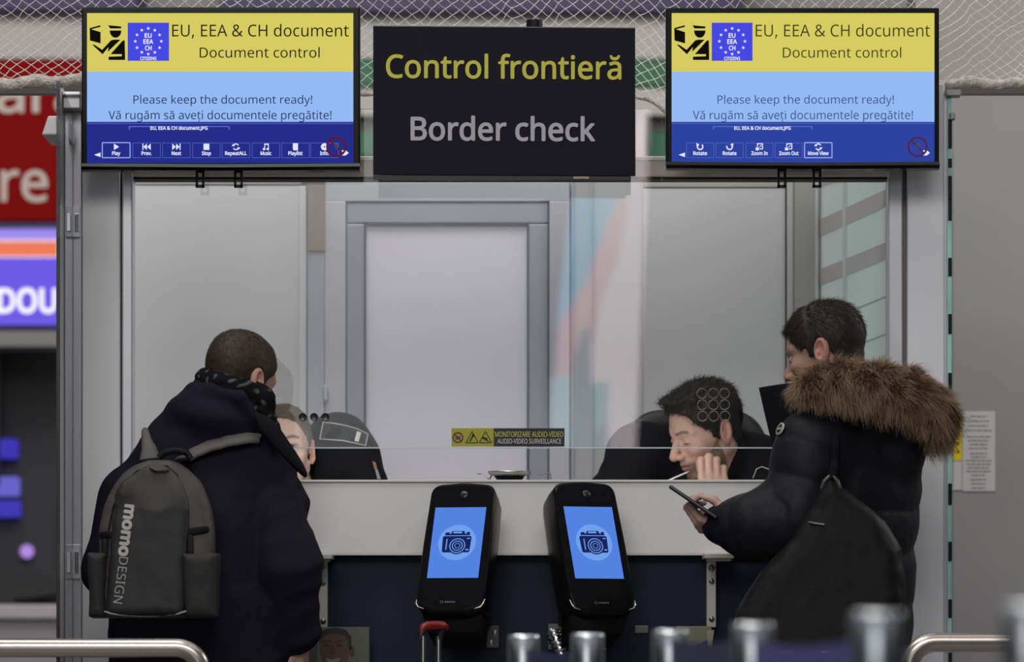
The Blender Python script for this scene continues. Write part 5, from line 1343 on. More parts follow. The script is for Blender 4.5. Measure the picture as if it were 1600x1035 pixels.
M_BAGS = mat('bag_strap', (0.088, 0.077, 0.075), 0.6, bump=(300, 0.3, 0.0015))
M_STRAPB = mat('webbing_black', (0.006, 0.006, 0.007), 0.6, spec=0.15)
blo, bhi = (bp_(120, 0)[0], YBk - 0.2, bp_(0, 990)[2]), (bp_(365, 0)[0], YBk + 0.2, bp_(0, 690)[2])
pack = sdf_obj('shell', pack_f, blo, bhi, 0.005, M_BAG, t)
def panel_f(p):
    d2 = arch2(p, 168, 290, 726, 962, 835, 14)
    z = p[:, 2]; zt, zb = bp_(0, 726)[2], bp_(0, 962)[2]; t_ = np.clip((z - zb) / (zt - zb), 0, 1)
    yc, hy = YBk - 0.035 + 0.042 * t_, 0.070 - 0.034 * t_
    d = smax(d2, np.abs(p[:, 1] - yc) - hy, 0.022)
    sag = np.exp(-((z - bp_(0, 770)[2]) / 0.05) ** 2)
    return d + wrinkle(p, 0.0022, (16, 16, 12), 6.0) + 0.016 * sag * vnoise(p * np.array((24, 1, 15)), 1.0, 3.0)
def panel_tone(V):                                     # paler tone above a wavy line, darker below
    zb = bp_(0, 795)[2] + 0.012 * vnoise(V * np.array((22, 1, 6)), 1.0, 9.0); wgt = sstep(V[:, 2], zb - 0.004, zb + 0.004)[:, None]
    return np.array((0.0185, 0.0185, 0.0185)) * (1 - wgt) + np.array((0.062, 0.053, 0.052)) * wgt * (0.75 + 0.45 * vnoise(V * np.array((20, 1, 14)), 1.0, 1.0)[:, None])
panel = sdf_obj('front_panel', panel_f, blo, bhi, 0.0045, M_BAGP, t, panel_tone)
ptree = bvh(panel)
for x0, x1, lab in ((142, 170, 0), (288, 343, 1)):
    def pk_f(p, x0=x0, x1=x1):
        z = p[:, 2]; zt, zb = bp_(0, 866)[2], bp_(0, 966)[2]; xa, xb = bp_(x0, 0)[0], bp_(x1, 0)[0]
        tp = np.clip((z - zb) / (zt - zb), 0, 1)
        d = np.maximum(np.abs(p[:, 0] - (xa + xb) / 2) - (xb - xa) / 2 * (0.92 + 0.08 * tp), np.maximum(zb - z, z - zt))
        return smax(d, np.abs(p[:, 1] - (YBk - 0.012)) - 0.088, 0.03) + wrinkle(p, 0.0018, (14, 14, 12), 8.0)
    sdf_obj('side_pocket', pk_f, (bp_(x0 - 12, 0)[0], YBk - 0.16, bp_(0, 980)[2]), (bp_(x1 + 12, 0)[0], YBk + 0.14, bp_(0, 850)[2]), 0.0045, mat('bag_pocket', (0.026, 0.0255, 0.025), 0.65, spec=0.25, bump=(420, 0.25, 0.0015)), t)
pipe = [on_surface(ptree, x, y, 0.002, YBk - 0.1) for x, y in ((163, 956), (175, 958.5), (195, 961), (225, 962.5), (255, 961.5), (278, 959), (291, 955.5))]
MB().tube(pipe, 0.0019, 8).build('piping', mat('piping_grey', (0.42, 0.41, 0.41), 0.5), t)
strk = bvh(pack)
zp = [(169, 872), (170, 830), (178, 792), (194, 757), (215, 737), (240, 729), (262, 730), (277, 744), (286, 775), (290, 815), (292, 868)]
zpp = []
for i in range(len(zp) - 1):
    for k in range(6):
        u = k / 6; zpp.append(on_surface(strk, zp[i][0] + (zp[i + 1][0] - zp[i][0]) * u, zp[i][1] + (zp[i + 1][1] - zp[i][1]) * u, 0.003, YBk - 0.07))
MB().tube(zpp, 0.0024, 6).build('zipper', M_STRAPB, t)
MB().tube([on_surface(ptree, 235, 733, 0.006, YBk - 0.06), on_surface(ptree, 245, 737, 0.008, YBk - 0.06), on_surface(ptree, 258, 738, 0.007, YBk - 0.06), on_surface(ptree, 263, 735, 0.006, YBk - 0.06)], [0.004, 0.005, 0.004, 0.003], 8).build('zip_pull', mat('zip_brown', (0.03, 0.022, 0.02), 0.4), t)
def ribbon(name, path, widths, th, m, parent, nrm_hint=Vector((0, -1, 0.25))):
    """flat webbing along a path"""
    N = len(path); vs = []
    for i, p in enumerate(path):
        tg = (path[min(i + 1, N - 1)] - path[max(i - 1, 0)]).normalized(); sd = tg.cross(nrm_hint).normalized(); nn = sd.cross(tg).normalized()
        w_ = widths[i] if isinstance(widths, (list, tuple)) else widths
        vs += [p + sd * w_ / 2 + nn * th * 0.25, p + sd * w_ * 0.35 + nn * th, p - sd * w_ * 0.35 + nn * th, p - sd * w_ / 2 + nn * th * 0.25, p - sd * w_ / 2 - nn * th * 0.6, p + sd * w_ / 2 - nn * th * 0.6]
    fs = [(i * 6 + k, i * 6 + (k + 1) % 6, i * 6 + 6 + (k + 1) % 6, i * 6 + 6 + k) for i in range(N - 1) for k in range(6)] + [tuple(range(6))[::-1], tuple(range(6 * N - 6, 6 * N))]
    mb = MB(); mb.add(vs, fs, False); o = mb.build(name, m, parent)
    s = o.modifiers.new('smooth', 'SUBSURF'); s.levels = 1; s.render_levels = 2
    return o
def dense(pts, n=5):
    out = []
    for i in range(len(pts) - 1):
        for k in range(n): out.append((pts[i][0] + (pts[i + 1][0] - pts[i][0]) * k / n, pts[i][1] + (pts[i + 1][1] - pts[i][1]) * k / n))
    return out + [pts[-1]]
pth = [on_surface(tree, x, y, 0.010, -0.55) for x, y in dense([(286, 722), (305, 709), (330, 697), (358, 689), (385, 686), (404, 688)])]
pth[0].y = min(pth[0].y, YBk + 0.03); 
ribbon('shoulder_strap', pth, [0.036 + 0.006 * min(1, i / 8) for i in range(len(pth))], 0.010, M_BAGS, t, Vector((-0.25, -0.8, 0.75)))
pth = [on_surface(tree, x, y, 0.010, -0.6) for x, y in dense([(238, 722), (236, 705), (233, 690), (231, 678)])]
pth += [pth[-1] + Vector((-0.004, 0.05, 0.008)), pth[-1] + Vector((-0.006, 0.11, -0.02))]
ribbon('shoulder_strap', pth, [0.062, 0.058, 0.054, 0.05, 0.046, 0.043, 0.040, 0.037, 0.034, 0.031, 0.028, 0.026, 0.025, 0.024, 0.022, 0.02, 0.018, 0.018][:len(pth)], 0.010, M_BAGS, t, Vector((0.15, -1, 0.3)))
MB().tube([Vector(bp_(248, 716, YBk + 0.03)), Vector(bp_(256, 708, YBk + 0.03)), Vector(bp_(275, 704, YBk + 0.03)), Vector(bp_(292, 708, YBk + 0.03)), Vector(bp_(298, 718, YBk + 0.03))], 0.009, 10).build('grab_handle', M_STRAPB, t)
allb = strk
def flat_strap(pts, w_, m=M_STRAPB, name='compression_strap'):
    q = [on_surface(strk, x, y, 0.006, YBk - 0.085) for x, y in dense(pts, 3)]
    ribbon(name, q, w_, 0.004, m, t, Vector((0, -1, 0)))
flat_strap([(158, 838), (176, 836)], 0.020); flat_strap([(166, 842), (165, 868)], 0.016)
flat_strap([(286, 834), (326, 828)], 0.020); flat_strap([(297, 836), (298, 868)], 0.018)
mb = MB()
pathA, pathB = (205, 787), (184, 944)
def vert_text(body, u0, u1, cap_px, weight):
    v, f = text_geo(body, weight); lo, hi = v[:, 0].min(), v[:, 0].max(); vs = []
    dx, dy = pathB[0] - pathA[0], pathB[1] - pathA[1]; L = math.hypot(dx, dy); tx, ty = dx / L, dy / L; nx, ny = -ty, tx   # letters read downwards, their feet to one side
    for q in v:
        u = u0 + (q[0] - lo) / (hi - lo) * (u1 - u0); w_ = q[1] * cap_px / CAP - cap_px / 2
        x, y = pathA[0] + tx * u - nx * w_, pathA[1] + ty * u - ny * w_
        vs.append(on_surface(ptree, x, y, 0.0022 + q[2], YBk - 0.1))
    mb = MB(); mb.add(vs, f); return mb
vert_text('momo', 2, 84, 17, 0.05).build('bold_lettering', mat('bag_lettering', (0.36, 0.35, 0.35), 0.5), t)
vert_text('DESIGN', 85, 158, 14, 0.0).build('thin_lettering', mat('bag_lettering_thin', (0.24, 0.235, 0.235), 0.5), t)

# ------------------------------------------------------------------ the man in the fur-hooded puffer jacket
YR = -0.50
pr = lambda x, y, dy=0.0: np3(P(x, y, YR + dy))
rm_base = Vector((P(1325, 0, YR).x, YR, 0))
hR = rotm(158, 16, 0); cR = pr(1290, 550, 0.0); neck_to(cR, hR, 1.04, pr(1318, 675, 0.0))
TR = rotm(153)                                       # body axes: forward, left, up
SK_R = (0.36, 0.22, 0.165)
WR = pr(1146, 826, -0.13)
fhR = lambda p: hand_f(p, WR, (-1, -0.05, 0.12), (-0.25, -0.40, -0.85), -1, [(48, 62, 38), (52, 64, 38), (56, 66, 38), (60, 66, 38)],
                       [(0.022, 0.026, -0.012), (0.040, 0.044, -0.034), (0.062, 0.046, -0.052), (0.084, 0.040, -0.058)])
WR2 = pr(1196, 800, 0.16)
fhR2 = lambda p: hand_f(p, WR2, (-1, -0.2, 0.10), (0.1, 0.3, 1), -1, [(20, 30, 20)] * 4)
torR = lambda p: smin(smin(ell(p, pr(1325, 800), (0.12, 0.16, 0.30), TR), ell(p, pr(1325, 1000), (0.12, 0.16, 0.24), TR), 0.08), cone(p, pr(1310, 590), pr(1325, 700), 0.05, 0.09), 0.05)
lg = []
for s in (-1, 1):
    o_ = Vector(TR @ np.array((0.0, s * 0.10, 0.0)))
    lg.append([rm_base + o_ + Vector((0, 0, 0.92)), rm_base + o_ * 1.05 + Vector((-0.01, 0, 0.50)), rm_base + o_ * 1.1 + Vector((0, 0, 0.06))])
legsR = lambda p: np.minimum(chain(p, lg[0], [0.085, 0.058, 0.042]), chain(p, lg[1], [0.085, 0.058, 0.042]))
armR1 = [pr(1272, 705, -0.14), pr(1238, 822, -0.17), WR]; armR2 = [pr(1300, 705, 0.15), pr(1262, 840, 0.19), WR2]
bR = lambda p: smin(smin(torR(p), np.minimum(chain(p, armR1, [0.05, 0.042, 0.027]), chain(p, armR2, [0.05, 0.042, 0.027])), 0.04), legsR(p), 0.05)
V, F = nets(bR, (rm_base.x - 0.40, YR - 0.36, 0), (rm_base.x + 0.30, YR + 0.40, 1.72), 0.013)
parts = [build_head(cR, hR, 1.04, skin=SK_R, hairc=(0.025, 0.018, 0.014), beard=0.5, ear=(0.48, 0.20, 0.17), nose=0.6), (V, F, skin_of(len(V), SK_R)), limb(fhR, [WR], 0.20, 0.0042, (0.50, 0.32, 0.27)), limb(fhR2, [WR2], 0.2, 0.0045, (0.50, 0.32, 0.27))]
rm = person('standing man in a fur-hooded dark puffer jacket looking down at his phone', rm_base, parts)
HL_R = [(a, b - 0.010 if a > 0.03 else b) for a, b in HAIRLINE]
build_hair('hair', rm, cR, hR, 1.04, (0.030, 0.022, 0.017), 13000, 0.020, 0.0045, 0.008, quiff=0.0, nz=0.0007, line_=HL_R, seed=5, side_col=(0.028, 0.021, 0.017), lift=0.35, rad=0.0006,
           flow=lambda p0: np.stack([np.where(p0[:, 0] > 0.01, 1.0, -0.5), 0.1 * np.sign(p0[:, 1]), -0.25 - 1.3 * sstep(0.06 - p0[:, 2], -0.03, 0.06)], 1))
M_PUFF = mat('puffer_black', (0.0085, 0.0085, 0.0125), 0.55, bump=(60, 0.25, 0.004), spec=0.16)
def armtube(p, pts, rs, n_q, amp):
    d = chain(p, pts, rs, 0.05)
    L = 0; best = np.full(len(p), 1e9); par = np.zeros(len(p))
    for i in range(len(pts) - 1):
        a, b = np.array(pts[i]), np.array(pts[i + 1]); ab = b - a; l = np.linalg.norm(ab); t_ = np.clip(((p - a) @ ab) / (l * l), 0, 1)
        dd = np.linalg.norm(p - a - t_[:, None] * ab, axis=1); m_ = dd < best; par[m_] = L + t_[m_] * l; best = np.minimum(best, dd); L += l
    return d - amp * (np.abs(np.sin(np.pi * (par * n_q + 0.35 * vnoise(p, 7.0)))) ** 0.7 - 0.6)
def puffer_f(p):
    d = smin(ell(p, pr(1326, 770), (0.182, 0.225, 0.26), TR), ell(p, pr(1318, 940), (0.165, 0.215, 0.26), TR), 0.10)
    d = smin(d, ecyl(p, pr(1316, 950), 0.160, 0.205, 0.80, 1.15, TR, 0.04), 0.05)
    d = smin(d, chain(p, [pr(1278, 700, -0.17), pr(1330, 652, -0.02), pr(1318, 700, 0.16)], [0.085, 0.105, 0.085], 0.06), 0.07)
    d = d - 0.007 * (np.abs(np.sin(np.pi * (p[:, 2] * 8.5 + 0.4 * vnoise(p, 5.0)))) ** 0.7 - 0.6)
    a1 = armtube(p, [pr(1270, 700, -0.17), pr(1243, 815, -0.20), pr(1180, 822, -0.19), pr(1128, 820, -0.14)], [0.104, 0.094, 0.080, 0.054], 9.5, 0.006)
    a2 = armtube(p, [pr(1302, 705, 0.16), pr(1265, 835, 0.20), pr(1190, 802, 0.16)], [0.095, 0.085, 0.05], 9.5, 0.006)
    d = smin(d, a1, 0.025); d = smin(d, a2, 0.03)
    d = smin(d, ell(p, pr(1372, 655, -0.06), (0.125, 0.15, 0.075), np.array(Matrix.Rotation(R(18), 3, 'Y'))), 0.03)
    d = smin(d, ell(p, pr(1405, 700, -0.04), (0.070, 0.12, 0.10), np.array(Matrix.Rotation(R(10), 3, 'Y'))), 0.04)
    d = smax(d, -cone(p, pr(1285, 540, 0.0), pr(1312, 655, 0.0), 0.105, 0.070), 0.015)
    return d + wrinkle(p, 0.0028, (12, 12, 9), 1.0)
jk = sdf_obj('puffer_jacket', puffer_f, (rm_base.x - 0.42, YR - 0.36, 0.76), (rm_base.x + 0.30, YR + 0.38, 1.70), 0.0062, M_PUFF, rm)
tro2 = lambda p: smax(smin(smin(legsR(p), torR(p), 0.05) - 0.026, ell(p, rm_base + Vector((0, 0, 0.92)), (0.13, 0.18, 0.15), TR), 0.05), np.maximum(0.05 - p[:, 2], p[:, 2] - 1.0), 0.01) + wrinkle(p, 0.003)
sdf_obj('jeans', tro2, (rm_base.x - 0.3, YR - 0.3, 0.02), (rm_base.x + 0.3, YR + 0.3, 1.02), 0.012, mat('jeans_navy', (0.012, 0.014, 0.03), 0.8), rm)
for l_ in lg: shoe(rm, l_[2].x - 0.02, l_[2].y, 155)
# stand-up collar, open at the front
v3 = lambda x, y, dy: P(x, y, YR + dy)
plate('collar', [[v3(1185, 606, -0.02), v3(1186, 606, -0.02), v3(1205, 603, -0.05), v3(1228, 600, -0.09), v3(1250, 599, -0.12), v3(1275, 602, -0.13)],
                 [v3(1186, 608, -0.02), v3(1187, 608, -0.02), v3(1206, 606, -0.055), v3(1228, 603, -0.095), v3(1250, 602, -0.125), v3(1275, 606, -0.135)],
                 [v3(1195, 650, -0.04), v3(1196, 650, -0.04), v3(1212, 648, -0.07), v3(1232, 645, -0.11), v3(1252, 643, -0.14), v3(1276, 643, -0.15)],
                 [v3(1206, 694, -0.06), v3(1207, 694, -0.06), v3(1220, 692, -0.10), v3(1238, 690, -0.13), v3(1256, 688, -0.16), v3(1278, 686, -0.17)],
                 [v3(1212, 720, -0.07), v3(1213, 720, -0.07), v3(1225, 720, -0.11), v3(1240, 718, -0.14), v3(1258, 716, -0.17), v3(1280, 712, -0.18)]], 0.012, M_COL, rm)
plate('collar', [[v3(1190, 612, 0.02), v3(1215, 608, 0.09), v3(1245, 604, 0.13), v3(1290, 602, 0.14)], [v3(1200, 650, 0.02), v3(1222, 648, 0.09), v3(1250, 645, 0.13), v3(1292, 643, 0.15)], [v3(1212, 700, 0.0), v3(1232, 696, 0.09), v3(1256, 692, 0.14), v3(1296, 690, 0.16)]], 0.012, M_COL, rm)
# fur edging of the hood
fur_path = [(1252, 612, -0.20), (1278, 600, -0.24), (1310, 595, -0.245), (1345, 600, -0.245), (1382, 604, -0.24), (1418, 612, -0.225), (1447, 632, -0.19), (1460, 660, -0.13), (1452, 668, -0.02), (1420, 640, 0.08), (1370, 606, 0.15), (1310, 595, 0.17), (1268, 604, 0.16)]
fur_r = [0.026, 0.040, 0.050, 0.056, 0.058, 0.058, 0.056, 0.052, 0.050, 0.050, 0.045, 0.040, 0.03]
FP = [np3(P(x, y, YR + d)) for x, y, d in fur_path]
fcore = lambda p: chain(p, FP, [r * 0.80 for r in fur_r], 0.03)
flo, fhi = box_of(FP, 0.09)
Vf, Ff = nets(lambda p: fcore(p) + 0.006 * vnoise(p, 40.0), flo, fhi, 0.007); Nf = normals_of(Vf, Ff)
rr = np.random.RandomState(11)
n_f = 34000; ii = rr.randint(0, len(Vf), n_f); p0 = Vf[ii] + 0.004 * rr.randn(n_f, 3); n0 = Nf[ii]
clump = np.stack([vnoise(p0, 38.0, k * 7.1) for k in range(3)], 1)
d0 = n0 * 1.0 + 0.55 * clump + 0.22 * rr.randn(n_f, 3); d0[:, 2] -= 0.10; d0 /= np.linalg.norm(d0, axis=1, keepdims=True)
d1 = d0 * 0.6 + np.array([0.10, -0.05, -0.75]) + 0.6 * clump; ln = 0.036 * (0.4 + 0.9 * rr.rand(n_f)) * (1 + 0.35 * clump[:, 0])
sv, sf, k = strands(p0, d0, d1, ln, 0.00060, 3)
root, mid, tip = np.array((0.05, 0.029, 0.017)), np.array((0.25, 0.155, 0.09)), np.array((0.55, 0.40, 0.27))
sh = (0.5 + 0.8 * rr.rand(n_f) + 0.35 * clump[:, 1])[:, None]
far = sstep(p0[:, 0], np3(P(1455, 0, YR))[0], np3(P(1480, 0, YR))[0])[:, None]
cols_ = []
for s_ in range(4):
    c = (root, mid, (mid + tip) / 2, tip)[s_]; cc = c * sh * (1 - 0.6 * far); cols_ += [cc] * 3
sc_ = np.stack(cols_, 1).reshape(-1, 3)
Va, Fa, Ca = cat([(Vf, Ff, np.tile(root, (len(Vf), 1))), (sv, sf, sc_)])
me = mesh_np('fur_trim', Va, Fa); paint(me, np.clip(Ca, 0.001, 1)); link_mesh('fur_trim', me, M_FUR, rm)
# round badge on the sleeve
jt = bvh(jk)
c = on_surface(jt, 1222, 672, 0.003, YR - 0.27); h_ = jt.ray_cast(CAMP, (P(1222, 672, 0) - CAMP).normalized()); nn = (h_[1] if h_[0] is not None else Vector((0, -1, 0))).normalized()
if nn.y > 0: nn = -nn
uu = Vector((0, 0, 1)) - nn * nn.z; uu.normalize(); rr_ = uu.cross(nn)
def disc(r0, r1, off, n=26):
    vs = []; 
    for k in range(n):
        a = 2 * math.pi * k / n; dd = rr_ * math.cos(a) + uu * math.sin(a); vs += [c + dd * r0 + nn * off, c + dd * r1 + nn * off, c + dd * r1 + nn * (off - 0.004)]
    fs = []
    for k in range(n):
        a, b2 = k * 3, (k + 1) % n * 3; fs += [(a, a + 1, b2 + 1, b2), (a + 1, a + 2, b2 + 2, b2 + 1)]
    return MB().add(vs, fs, True)
bd = disc(0.0001, 0.016, 0.004).build('sleeve_badge', mat('badge_black', (0.02, 0.02, 0.02), 0.4), rm)
disc(0.0128, 0.0168, 0.0052).build('badge_rim', mat('badge_cream', (0.42, 0.39, 0.32), 0.5), bd)
mb = MB()
for k in range(5):
    x = -0.0085 + k * 0.0042; q = c + rr_ * x + nn * 0.0056
    mb.add([q - uu * 0.003 - rr_ * 0.0016, q - uu * 0.003 + rr_ * 0.0016, q + uu * 0.003 + rr_ * 0.0016, q + uu * 0.003 - rr_ * 0.0016], [(0, 1, 2, 3)])
mb.build('badge_mark', mat('badge_cream', (0.42, 0.39, 0.32), 0.5), bd)

# ------------------------------------------------------------------ smartphone in his hand
pc = P(1084, 786, YR - 0.175); ax = Vector((-0.825, 0.08, 0.56)).normalized(); wy = Vector((0.1, 1, 0)); wy = (wy - ax * wy.dot(ax)).normalized(); nz_ = ax.cross(wy)
Mp = Matrix((wy, ax, nz_)).transposed()
t = thing('smartphone', 'dark smartphone held up by the man in the fur-hooded jacket', 'phone', pc)
MB().obox(pc, (0.072, 0.148, 0.0095), Mp).build('body', mat('phone_dark', (0.012, 0.013, 0.018), 0.25, 0.4), t, 0.004, 3)
MB().obox(pc - nz_ * 0.0052 if nz_.z < 0 else pc + nz_ * 0.0052, (0.066, 0.140, 0.0008), Mp).build('screen', M_SCREENOFF, t)

# ------------------------------------------------------------------ black bag slung over his back
YG2 = -0.90
pb = lambda x, y, dy=0.0: np3(P(x, y, YG2 + dy))
t = thing('shoulder_bag', 'black slouchy bag hanging from a strap on the back of the fur-hooded jacket', 'bag', (P(1290, 0, YG2).x, YG2, P(0, 1040, YG2).z))
outl = [(1300, 744), (1335, 768), (1385, 812), (1412, 858), (1418, 930), (1412, 1010), (1370, 1050), (1260, 1052), (1170, 1035), (1138, 1000), (1150, 955), (1190, 895), (1240, 840), (1282, 762)]
OP = np.array([[pb(x, y)[0], pb(x, y)[2]] for x, y in outl])
def poly_sd(q, pts):
    d = np.full(len(q), 1e9); s = np.ones(len(q)); n = len(pts)
    for i in range(n):
        a, b = pts[i], pts[i - 1]; e = b - a; w_ = q - a
        bb = w_ - e * np.clip((w_ @ e) / (e @ e), 0, 1)[:, None]; d = np.minimum(d, (bb ** 2).sum(1))
        c1 = q[:, 1] >= a[1]; c2 = q[:, 1] < b[1]; c3 = e[0] * w_[:, 1] > e[1] * w_[:, 0]
        s = np.where((c1 & c2 & c3) | (~c1 & ~c2 & ~c3), -s, s)
    return s * np.sqrt(d)
def sling_f(p):
    d2 = poly_sd(p[:, [0, 2]], OP); z = p[:, 2]; t_ = np.clip((z - pb(0, 1040)[2]) / (pb(0, 744)[2] - pb(0, 1040)[2]), 0, 1)
    yc = YG2 + 0.055 * t_; hy = 0.085 - 0.05 * t_
    d = smax(d2, np.abs(p[:, 1] - yc) - hy, 0.06)
    return d + wrinkle(p, 0.004, (9, 9, 7), 12.0)
bag = sdf_obj('body', sling_f, (pb(1110, 0)[0], YG2 - 0.14, pb(0, 1075)[2]), (pb(1440, 0)[0], YG2 + 0.18, pb(0, 725)[2]), 0.006, mat('bag_black', (0.0055, 0.0055, 0.0056), 0.55, bump=(180, 0.25, 0.002), spec=0.12), t)
gt = bvh(bag)
MB().tube([on_surface(gt, 1265, 818, 0.004, YG2 - 0.05), on_surface(gt, 1276, 820, 0.005, YG2 - 0.05), on_surface(gt, 1288, 821, 0.004, YG2 - 0.05)], 0.0028, 8).build('zip_pull', mat('zip_steel', (0.16, 0.16, 0.16), 0.3, 0.8), t)
for pts in ([(1283, 764), (1288, 752), (1296, 744)], [(1302, 744), (1308, 752), (1313, 764)]):
    MB().tube([P(x, y, YG2 - 0.0) for x, y in pts], [0.0035, 0.0055, 0.004], 8).build('strap_clip', mat('clip_gloss', (0.10, 0.10, 0.10), 0.2, 0.6), t)
sp_ = [P(1299, 748, YG2 + 0.03)] + [on_surface(jt, x, y, 0.008, YR - 0.25) for x, y in ((1300, 735), (1302, 715), (1303, 695), (1304, 675))]
ribbon('strap', sp_, 0.022, 0.005, M_COL, t, Vector((0, -1, 0.1)))

# ------------------------------------------------------------------ officers behind the counter
M_UNI = mat('uniform_black', (0.0085, 0.0085, 0.0110), 0.75, bump=(240, 0.3, 0.002), spec=0.1)
M_LINE = mat('rank_white', (0.55, 0.55, 0.53), 0.6)
Y1 = 0.50
po = lambda x, y, dy=0.0: np3(P(x, y, Y1 + dy))
def seated_legs(cx, cy, hip_z, floor_z):
    out = []
    for s in (-1, 1): out.append([Vector((cx + s * 0.10, cy + 0.12, hip_z)), Vector((cx + s * 0.13, cy - 0.16, hip_z + 0.02)), Vector((cx + s * 0.13, cy - 0.12, floor_z + 0.06))])
    return out
PZ = 0.38
# the officer with his chin on his hand
hO = rotm(206, 22, -4); cO = po(1103, 673); neck_to(cO, hO, 1.09, po(1132, 765, 0.06))
SK_O = (0.62, 0.385, 0.295)
WO = po(1116, 797, -0.155)
fO = lambda p: hand_f(p, WO, (-0.02, 0.06, 1), (0.12, -1, 0.05), 1, [(6, 92, 60), (4, 92, 60), (6, 92, 60), (14, 92, 60)], [(0.022, 0.024, -0.012), (0.050, 0.040, -0.030), (0.072, 0.030, -0.045), (0.090, 0.016, -0.052)], 1.02, 1.05)
WO2 = po(1030, 785, -0.24)
fO2 = lambda p: hand_f(p, WO2, (0.7, -0.6, -0.1), (0, 0, 1), -1, [(40, 50, 35)] * 4)
lo_ = seated_legs(cO[0] + 0.03, Y1 + 0.02, PZ + 0.50, PZ)
tO = lambda p: smin(smin(ell(p, po(1110, 790, 0.1), (0.15, 0.10, 0.2)), ell(p, po(1110, 960, 0.12), (0.15, 0.11, 0.2)), 0.08), chain(p, lo_[0], [0.08, 0.06, 0.045]), 0.05)
tO2 = lambda p: smin(smin(tO(p), chain(p, lo_[1], [0.08, 0.06, 0.045]), 0.05), np.minimum(chain(p, [po(1180, 735, 0.06), po(1195, 830, -0.14), WO], [0.05, 0.045, 0.028]), chain(p, [po(1000, 715, 0.06), po(952, 810, -0.1), WO2], [0.05, 0.045, 0.028])), 0.04)
V, F = nets(tO2, (cO[0] - 0.36, Y1 - 0.36, PZ), (cO[0] + 0.32, Y1 + 0.3, 1.5), 0.014)
parts = [build_head(cO, hO, 1.09, skin=SK_O, hairc=(0.022, 0.016, 0.012), beard=1.0, ear=(0.62, 0.25, 0.19), stub=(0.17, 0.10, 0.07)), (V, F, skin_of(len(V), SK_O)), limb(fO, [WO], 0.2, 0.0036, (0.68, 0.43, 0.335)), limb(fO2, [WO2], 0.2, 0.005, SK_O)]
ro = person('seated officer in black resting his cheek on his knuckles behind the glass', Vector((cO[0], Y1, PZ)), parts)
HL_O = [(a, b - 0.004 if a > 0.03 else b) for a, b in HAIRLINE]
build_hair('hair', ro, cO, hO, 1.09, (0.032, 0.024, 0.019), 13000, 0.022, 0.004, 0.013, quiff=0.12, nz=0.0012, line_=HL_O, seed=9, side_col=(0.020, 0.015, 0.013), lift=0.4, rad=0.0007,
           flow=lambda p0: np.stack([np.where(p0[:, 2] > 0.05, -0.3, -0.5), -0.3 * np.ones(len(p0)), -0.15 - 1.4 * sstep(0.06 - p0[:, 2], -0.03, 0.06)], 1))
def uniO(p):
    d = smin(ell(p, po(1110, 800, 0.12), (0.19, 0.14, 0.22)), ell(p, po(1110, 960, 0.14), (0.18, 0.14, 0.25)), 0.1)
    d = smin(d, chain(p, [po(1005, 712, 0.08), po(1085, 715, 0.14), po(1178, 724, 0.06)], [0.098, 0.10, 0.088], 0.06), 0.06)
    d = smin(d, chain(p, [po(1000, 720, 0.06), po(955, 790, -0.08), WO2 + np.array((-0.03, 0.02, 0))], [0.094, 0.075, 0.048], 0.05), 0.04)
    d = smin(d, chain(p, [po(1180, 735, 0.04), po(1197, 830, -0.13), WO + np.array((0.015, 0.02, -0.04))], [0.088, 0.070, 0.045], 0.05), 0.03)
    d = smax(d, -cone(p, po(1110, 640, 0.02), po(1128, 740, 0.08), 0.085, 0.066), 0.012)
    return smax(d, 0.80 - p[:, 2], 0.02) + wrinkle(p, 0.004, (10, 10, 8), 20.0)
uni = sdf_obj('uniform_jacket', uniO, (cO[0] - 0.40, Y1 - 0.36, 0.78), (cO[0] + 0.34, Y1 + 0.34, 1.62), 0.0068, M_UNI, ro)
sdf_obj('trousers', lambda p: smin(chain(p, lo_[0], [0.10, 0.08, 0.065]), chain(p, lo_[1], [0.10, 0.08, 0.065]), 0.03), (cO[0] - 0.3, Y1 - 0.36, PZ + 0.02), (cO[0] + 0.36, Y1 + 0.3, PZ + 0.68), 0.014, M_UNI, ro)
for l_ in lo_: shoe(ro, l_[2].x, l_[2].y - 0.03, 270, PZ)
ut = bvh(uni)
mb = MB(); q = [on_surface(ut, x, y, 0.004, Y1 - 0.03) for x, y in ((1177, 749), (1182, 735), (1190, 731), (1203, 736))]
for a, b in zip(q[:-1], q[1:]): mb.tube([a, b], 0.0016, 6)
mb.build('epaulette', M_LINE, ro)
# pen in his far hand
t = thing('pen', 'white pen tilted in front of the chin of the seated officer', 'pen', P(1045, 751, 0.22))
MB().tube([P(1040, 753, 0.20), P(1073, 738.5, 0.24)], [0.0022, 0.0026], 10).build('barrel', mat('pen_white', (0.7, 0.7, 0.7), 0.3), t)
MB().tube([P(1073, 738.5, 0.24), P(1077, 736.8, 0.245)], [0.0026, 0.0012], 10).build('tip', M_ALU, t)
